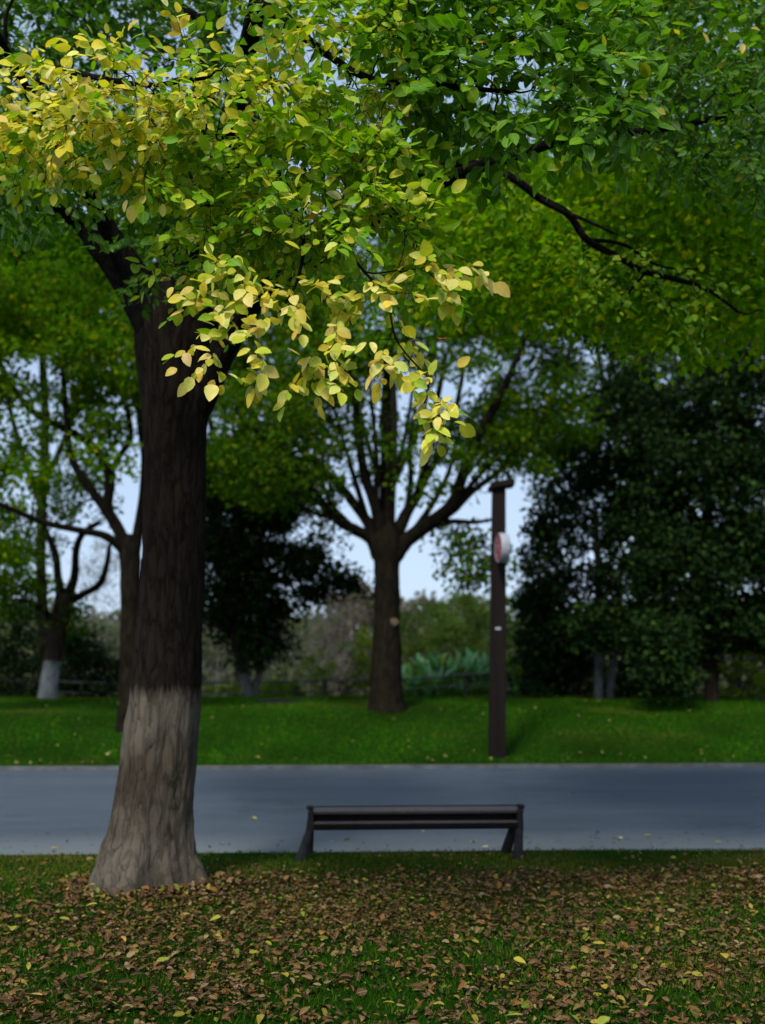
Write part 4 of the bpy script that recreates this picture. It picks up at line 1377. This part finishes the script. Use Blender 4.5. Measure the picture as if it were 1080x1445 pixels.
mb.lathe([(0.0, -0.105), (0.265, -0.105), (0.298, -0.09), (0.306, -0.06), (0.306, 0.06), (0.30, 0.09), (0.288, 0.098), (0.275, 0.085)], M4, 48)
drum = mb.build("round_sign", M_SIGN_WHITE, lamp, True)
mb = MB()
mb.lathe([(0.0, 0.092), (0.25, 0.092), (0.274, 0.087)], M4, 48)
face = mb.build("sign_face", M_SIGN_RED, lamp, False)
face.parent = drum
face.location = (0, 0, 0)
mb = MB()
for (a, b, c_, d) in ((0.0, 0.16, 0.10, 0.035), (-0.02, 0.05, 0.16, 0.03), (0.03, -0.05, 0.035, 0.10), (-0.04, -0.15, 0.12, 0.032), (0.05, 0.02, 0.03, 0.12)):
    mb.box(M4 @ Vector((b * 0, 0, 0)) + R3 @ Vector((a, b, 0.097)), (c_, d, 0.006), R3, 0.0)
mk = mb.build("sign_marks", M_SIGN_WHITE, lamp, False)
mk.parent = drum
mk.location = (0, 0, 0)
mb = MB()
mb.box((x1 * .75 + x0 * .25 + 0.05, LPY - w0 - 0.09, sc_[2]), (0.05, 0.22, 0.05), None, 0.006)
mb.build("bracket", M_POLE, lamp)

# ------------------------------------------------------------------ fence at the back of the lawn
fence = thing("fence", "low grey post and rail fence running behind the far lawn", "fence", (0, 33, gz(0, 33)))
fx = [-15.4, -10.9, -6.35, -1.86, 2.72, 7.3, 11.9, 16.4]
tops = []
for k, x in enumerate(fx):
    y = 33 + 0.056 * x
    g0 = gz(x, y)
    top = 1.72 + 0.055 * max(x + 1.8, 0) + (0.03 if k % 2 else -0.02)
    mb = MB()
    mb.box((x, y, (g0 - 0.2 + top + .06) / 2), (0.13, 0.13, top + .06 - g0 + 0.2), Matrix.Rotation(0.02 * (k % 3 - 1), 3, 'Y'), 0.012)
    mb.build("post", M_FENCE_POST, fence)
    tops.append((x, y - 0.10, top))
for hgt, r in ((-0.03, 0.036), (-0.36, 0.020)):
    for k in range(len(tops) - 1):
        a, b = np.array(tops[k]), np.array(tops[k + 1])
        q = np.linspace(0, 1, 9)[:, None]
        pth = a + (b - a) * q + np.array((0, 0, hgt)) - np.array((0, 0, 0.06)) * np.sin(math.pi * q) * (1 if k % 2 else .4)
        tubes_obj("rail", [tube_arrays(pth, np.full(9, r), 8)], M_FENCE, fence)

# dark cover in the lawn
x, y = P(396, 993, 27.2)[0], 27.2
mb = MB()
z0 = gz(x, y)
mb.lathe([(0, 0.05), (0.60, 0.05), (0.68, 0.035), (0.72, -0.08)], Matrix.Translation((x, y, z0)) @ Matrix.Rotation(math.atan2(gz(x, y + .5) - gz(x, y - .5), 1.0), 4, 'X'), 40)
o = mb.build("drain_cover", M_COVER, None, True, origin=(x, y, z0))
tag(o, "dark flat round cover set in the far lawn left of the centre trunk", "drain cover")

# ------------------------------------------------------------------ bench
BW = 9.28
bench = thing("park_bench", "low dark backless bench at the roadside edge of the leaf-strewn lawn", "bench", (*uw(0.35, BW), 0))


def bxy(px, w):
    """point on the line across-road distance w whose photo column is px"""
    r = (px - 540.0) / FPX / 0.985
    y = w
    for _ in range(6):
        x = r * y * 0.985
        y = (w + x * ST) / CT
    return x, y


BL, BR = bxy(438, BW), bxy(734, BW)
bx0, bx1 = to_uw(*BL)[0], to_uw(*BR)[0]
bl_ = bx1 - bx0
RB = Matrix.Rotation(TH, 3, 'Z')


def B3(u, dw, z):
    p = uw(bx0 + u, BW + dw)
    return (p[0], p[1], z)


M_BENCH_LIT_EDGE = mat_noise("bench_worn_lit_edge", [(0.3, (0.03, 0.026, 0.027)), (0.7, (0.085, 0.073, 0.075))], scale=9, rough=0.5, bump=0.15, bump_dist=0.002, stretch=(2, 20, 20), spec=0.5)  # worn grey paint, made paler to carry the light caught on the edges
ZT = 0.432
for k, dw in enumerate((0.105, 0.195)):
    mb = MB()
    mb.box(B3(bl_ / 2, dw, ZT - 0.022), (bl_ - 0.05, 0.080, 0.034), RB, 0.008)
    mb.build("seat_slat", M_BENCH, bench)
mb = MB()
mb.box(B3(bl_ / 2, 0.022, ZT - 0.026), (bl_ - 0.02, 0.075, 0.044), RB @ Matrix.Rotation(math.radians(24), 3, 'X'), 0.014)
mb.build("seat_slat", M_BENCH_LIT_EDGE, bench)  # front slat in the paler colour: its lit bevel is painted in
mb = MB()
mb.box(B3(bl_ / 2, 0.075, ZT - 0.105), (bl_ - 0.10, 0.025, 0.105), RB, 0.004)
mb.build("apron", M_BENCH, bench)
mb = MB()
mb.box(B3(bl_ / 2 - .01, 0.0, ZT - 0.155), (bl_ - 0.09, 0.05, 0.062), RB @ Matrix.Rotation(math.radians(14), 3, 'X'), 0.012)
mb.build("front_rail", M_BENCH_LIT_EDGE if False else M_BENCH, bench)
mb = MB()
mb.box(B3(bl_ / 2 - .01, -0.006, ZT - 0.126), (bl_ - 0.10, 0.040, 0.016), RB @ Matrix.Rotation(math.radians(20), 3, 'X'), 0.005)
mb.build("rail_lit_edge", M_BENCH_LIT_EDGE, bench)  # thin strip whose pale colour stands for the rail's lit top


def leg(mbx, a, b, r0, r1, rx=0.6):
    a, b = Vector(a), Vector(b)
    pts = [a + (b - a) * t for t in np.linspace(0, 1, 6)]
    v, f = tube_arrays(np.array([tuple(p) for p in pts]), np.linspace(r0, r1, 6), 10)
    mbx.add(v, f)
    mbx.add([tuple(p) for p in v[-10:]], [tuple(range(10))])


for side, ut, front, rear in ((0, 0.03, -0.095, -0.03), (1, bl_ - 0.05, -0.05, -0.095)):
    mb = MB()
    mb.box(B3(ut, 0.12, ZT - 0.075), (0.045, 0.28, 0.10), RB, 0.010)
    mb.box(B3(ut, -0.005, ZT - 0.115), (0.055, 0.06, 0.20), RB, 0.012)
    mb.box(B3(ut + (-.01 if side == 0 else .015), 0.02, ZT + 0.006), (0.06, 0.09, 0.03), RB, 0.008)
    mb.build("end_frame", M_BENCH_LEG, bench)
    mb = MB()
    leg(mb, B3(ut, 0.01, ZT - 0.16), B3(ut + front, -0.10, -0.03), 0.032, 0.052)
    mb.build("leg", M_BENCH_LEG, bench)
    mb = MB()
    leg(mb, B3(ut, 0.15, ZT - 0.10), B3(ut + rear, 0.27, -0.03), 0.033, 0.052)
    mb.build("leg", M_BENCH_LEG, bench)

# ------------------------------------------------------------------ grass and leaf litter
def blades(name, u0, u1, w0, w1, n, h, wd, pal, label, seed, keep=None):
    rs = np.random.RandomState(seed)
    u, w = rs.uniform(u0, u1, n), rs.uniform(w0, w1, n)
    if keep is not None:
        k = keep(u, w, rs)
        u, w = u[k], w[k]
        n = len(u)
    x, y = u * CT - w * ST, u * ST + w * CT
    z = ground_z(x, y) - 0.004
    a = rs.uniform(0, 2 * np.pi, n)
    hh = rs.uniform(*h, n)
    lean = rs.uniform(0.1, 1.0, n) * hh
    la = rs.uniform(0, 2 * np.pi, n)
    ww = rs.uniform(*wd, n)
    b = np.stack([x, y, z], 1)
    s = np.stack([np.cos(a), np.sin(a), 0 * a], 1) * ww[:, None] / 2
    l = np.stack([np.cos(la), np.sin(la), 0 * a], 1) * lean[:, None]
    mid = b + l * 0.35 + np.stack([0 * x, 0 * x, hh * 0.6], 1)
    tip = b + l + np.stack([0 * x, 0 * x, hh * 0.95], 1)
    V = np.stack([b - s, b + s, mid + s * .8, mid - s * .8, tip], 1).reshape(-1, 3)
    o5 = np.arange(n)[:, None] * 5
    F = np.concatenate([o5 + np.array([[0, 1, 2, 3]]), o5 + np.array([[3, 2, 4]])], 1).ravel()
    LC = np.tile([4, 3], n)
    c = pick(rs, pal, n, 0.3)
    t = 0.85 + 0.4 * vnoise(np.stack([x * .9, y * .9, 0 * x], 1), 8) + 0.25 * vnoise(np.stack([x * .25, y * .5, 0 * x], 1), 12)
    worn = np.clip(fbm(np.stack([x * .35, y * .7, 0 * x], 1), 17) - 0.25, 0, 1)[:, None] * (1.3 if w1 < 12 else 0.6)      # thin yellowed patches
    c = c * (1 - worn) + np.array((0.13, 0.12, 0.02)) * worn
    o = mesh_np(name, V, F, LC, M_GRASS, None, True, np.repeat(np.clip(c * t[:, None], .001, .9), 5, axis=0))
    return tag(o, label, "grass", None, 'stuff')


GR = [(4, (0.032, 0.115, 0.0008)), (3, (0.052, 0.15, 0.0008)), (1.5, (0.018, 0.072, 0.0008)), (0.7, (0.12, 0.15, 0.006))]
GRN = [(4, (0.026, 0.085, 0.0006)), (3, (0.042, 0.11, 0.0006)), (2, (0.014, 0.05, 0.0006)), (1, (0.10, 0.11, 0.008))]
GRF = [(4, (0.026, 0.110, 0.0004)), (3, (0.042, 0.145, 0.0004)), (1.5, (0.014, 0.06, 0.0004)), (0.7, (0.11, 0.13, 0.006))]
blades("grass", -6, 6, 3.4, 9.60, 170000, (0.014, 0.045), (0.004, 0.009), GRN, "short green grass of the near lawn under the fallen leaves", 201)
blades("grass", -12, 12, WF + 0.01, 30, 110000, (0.03, 0.07), (0.010, 0.022), GRF, "mown green grass of the bank across the road", 202)

rs = np.random.RandomState(210)


def litter_density(u, w):
    n1 = fbm(np.stack([u * 1.0, w * 1.2, 0 * u], 1), 31)
    n2 = vnoise(np.stack([u * 3.5, w * 3.5, 0 * u], 1), 33)
    d = 0.70 + 0.24 * n1 + 0.46 * n2
    d *= 1 - smooth(8.15, 8.75, w + 0.25 * n2)
    d = np.where((u < -1.3) & (w > 7.2), d * (1 - 0.75 * smooth(7.2, 8.2, w)), d)
    d = np.where((u > -0.5) & (w > 7.8), d * 1.5, d)
    return np.clip(d, 0.03 * (w < 9.5), 1)


n = 100000
u, w = rs.uniform(-6, 6, n), rs.uniform(3.4, 9.55, n)
k = rs.uniform(0, 1, n) < litter_density(u, w) * 1.0
u, w = u[k], w[k]
x, y = u * CT - w * ST, u * ST + w * CT
n = len(u)
pos = np.stack([x, y, ground_z(x, y) + rs.uniform(0.008, 0.046, n)], 1)
ax = rs.normal(0, 1, (n, 3)) * np.array((1, 1, 0.24))
nr = rs.normal(0, 0.33, (n, 3)) + np.array((0, 0, 1.0))
LIT = [(4, (0.100, 0.050, 0.020)), (3, (0.155, 0.084, 0.036)), (4, (0.048, 0.025, 0.012)), (1.1, (0.24, 0.16, 0.085)), (1.5, (0.18, 0.075, 0.018)), (0.6, (0.28, 0.22, 0.03)), (0.6, (0.12, 0.16, 0.012))]
o = leaves_obj("leaf_litter", pos, ax, nr, rs.uniform(0.024, 0.060, n) * rs.choice([.5, .8, 1, 1.2], n), pick(rs, LIT, n, 0.3), M_LITTER, None, fold=0.4, curl=0.5, ratio=0.27, fine=True, rs=rs, crumple=0.045)
tag(o, "brown fallen leaves strewn thickly over the near lawn", "fallen leaves", None, 'stuff')
# thin scatter on the far bank and along its edge
n = 220
u, w = rs.uniform(-11, 11, n), WF + 0.05 + rs.uniform(0, 1, n) ** 2.2 * 6.5
x, y = u * CT - w * ST, u * ST + w * CT
pos = np.stack([x, y, ground_z(x, y) + rs.uniform(0.03, 0.07, n)], 1)
o = leaves_obj("leaf_litter", pos, rs.normal(0, 1, (n, 3)) * np.array((1, 1, .3)), rs.normal(0, .4, (n, 3)) + np.array((0, 0, 1.)), rs.uniform(0.05, 0.10, n),
               pick(rs, [(2, (0.30, 0.27, 0.05)), (2, (0.2, 0.13, 0.06)), (1, (0.4, 0.33, 0.12))], n), M_LITTER, None, fine=True, rs=rs)
tag(o, "thin scatter of yellow and brown leaves on the bank across the road", "fallen leaves", None, 'stuff')


n = 420
u, w = rs.uniform(-6, 6, n), WN + 0.10 + rs.uniform(0, 1, n) ** 2.5 * 1.6
x, y = u * CT - w * ST, u * ST + w * CT
pos = np.stack([x, y, np.full(n, -0.036)], 1)
o = leaves_obj("leaf_litter", pos, rs.normal(0, 1, (n, 3)) * np.array((1, 1, .1)), rs.normal(0, .2, (n, 3)) + np.array((0, 0, 1.)), rs.uniform(0.015, 0.05, n), pick(rs, LIT, n, .3), M_LITTER, None, fine=True, rs=rs, crumple=.04)
tag(o, "small crumbled leaves gathered along the near edge of the road", "fallen leaves", None, 'stuff')
n = 420
a = rs.uniform(math.pi * 0.95, math.pi * 2.05, n)
r = 0.50 + 0.05 * np.cos(3 * a) + rs.uniform(-0.02, 0.16, n)
pos = np.stack([base[0] + np.cos(a) * r, TY + np.sin(a) * r, rs.uniform(0.015, 0.075, n)], 1)
o = leaves_obj("leaf_litter", pos, rs.normal(0, 1, (n, 3)) * np.array((1, 1, .5)), rs.normal(0, .5, (n, 3)) + np.array((0, -.3, 1.)), rs.uniform(0.03, 0.075, n), pick(rs, LIT, n, .3), M_LITTER, None, fold=.4, curl=.6, fine=True, rs=rs, crumple=.045)
tag(o, "brown leaves banked up against the foot of the painted trunk", "fallen leaves", None, 'stuff')


def ground_hit(px, py, z=0.0):
    a = P(px, py, 1.0) - np.array((0, 0, CAM_H))
    t = (z - CAM_H) / a[2]
    return a * t + np.array((0, 0, CAM_H))


def single_leaf(px, py, z, size, col, label, group):
    p = ground_hit(px, py, z)
    p[2] = z + 0.012
    o = leaves_obj("fallen_leaf", p[None], rs.normal(0, 1, (1, 3)) * np.array((1, 1, .12)), np.array([[rs.normal(0, .2), rs.normal(-.1, .2), 1.0]]), np.array([size]), np.array([col]), M_LITTER, None,
                   fold=0.35, curl=0.5, fine=True, rs=rs, origin=p)
    return tag(o, label, "leaf", group)


for (px, py, sz) in [(355, 1155, .08), (495, 1185, .10), (470, 1190, .06), (810, 1120, .09), (920, 1180, .09), (872, 1183, .08), (740, 1182, .06), (807, 1167, .06), (595, 1174, .05), (665, 1190, .08), (690, 1196, .07), (545, 1196, .06), (315, 1192, .08), (72, 1198, .08), (1010, 1190, .07)]:
    single_leaf(px, py, -0.043, sz, pick(rs, [(2, (0.42, 0.36, 0.09)), (1, (0.45, 0.42, 0.3))], 1)[0], "small pale fallen leaf lying on the grey road surface", "single leaves on the road")
for k in range(22):
    px, py = rs.uniform(10, 1075), rs.uniform(1275, 1440)
    single_leaf(px, py, 0.045, rs.uniform(.06, .085), pick(rs, [(2, (0.40, 0.32, 0.04)), (1, (0.30, 0.31, 0.04)), (1, (0.42, 0.27, 0.08))], 1)[0], "bright yellow fallen leaf lying on top of the brown litter", "yellow leaves on the litter")

print("objects", len(bpy.data.objects), "faces", sum(len(o.data.polygons) for o in bpy.data.objects if o.type == 'MESH'))
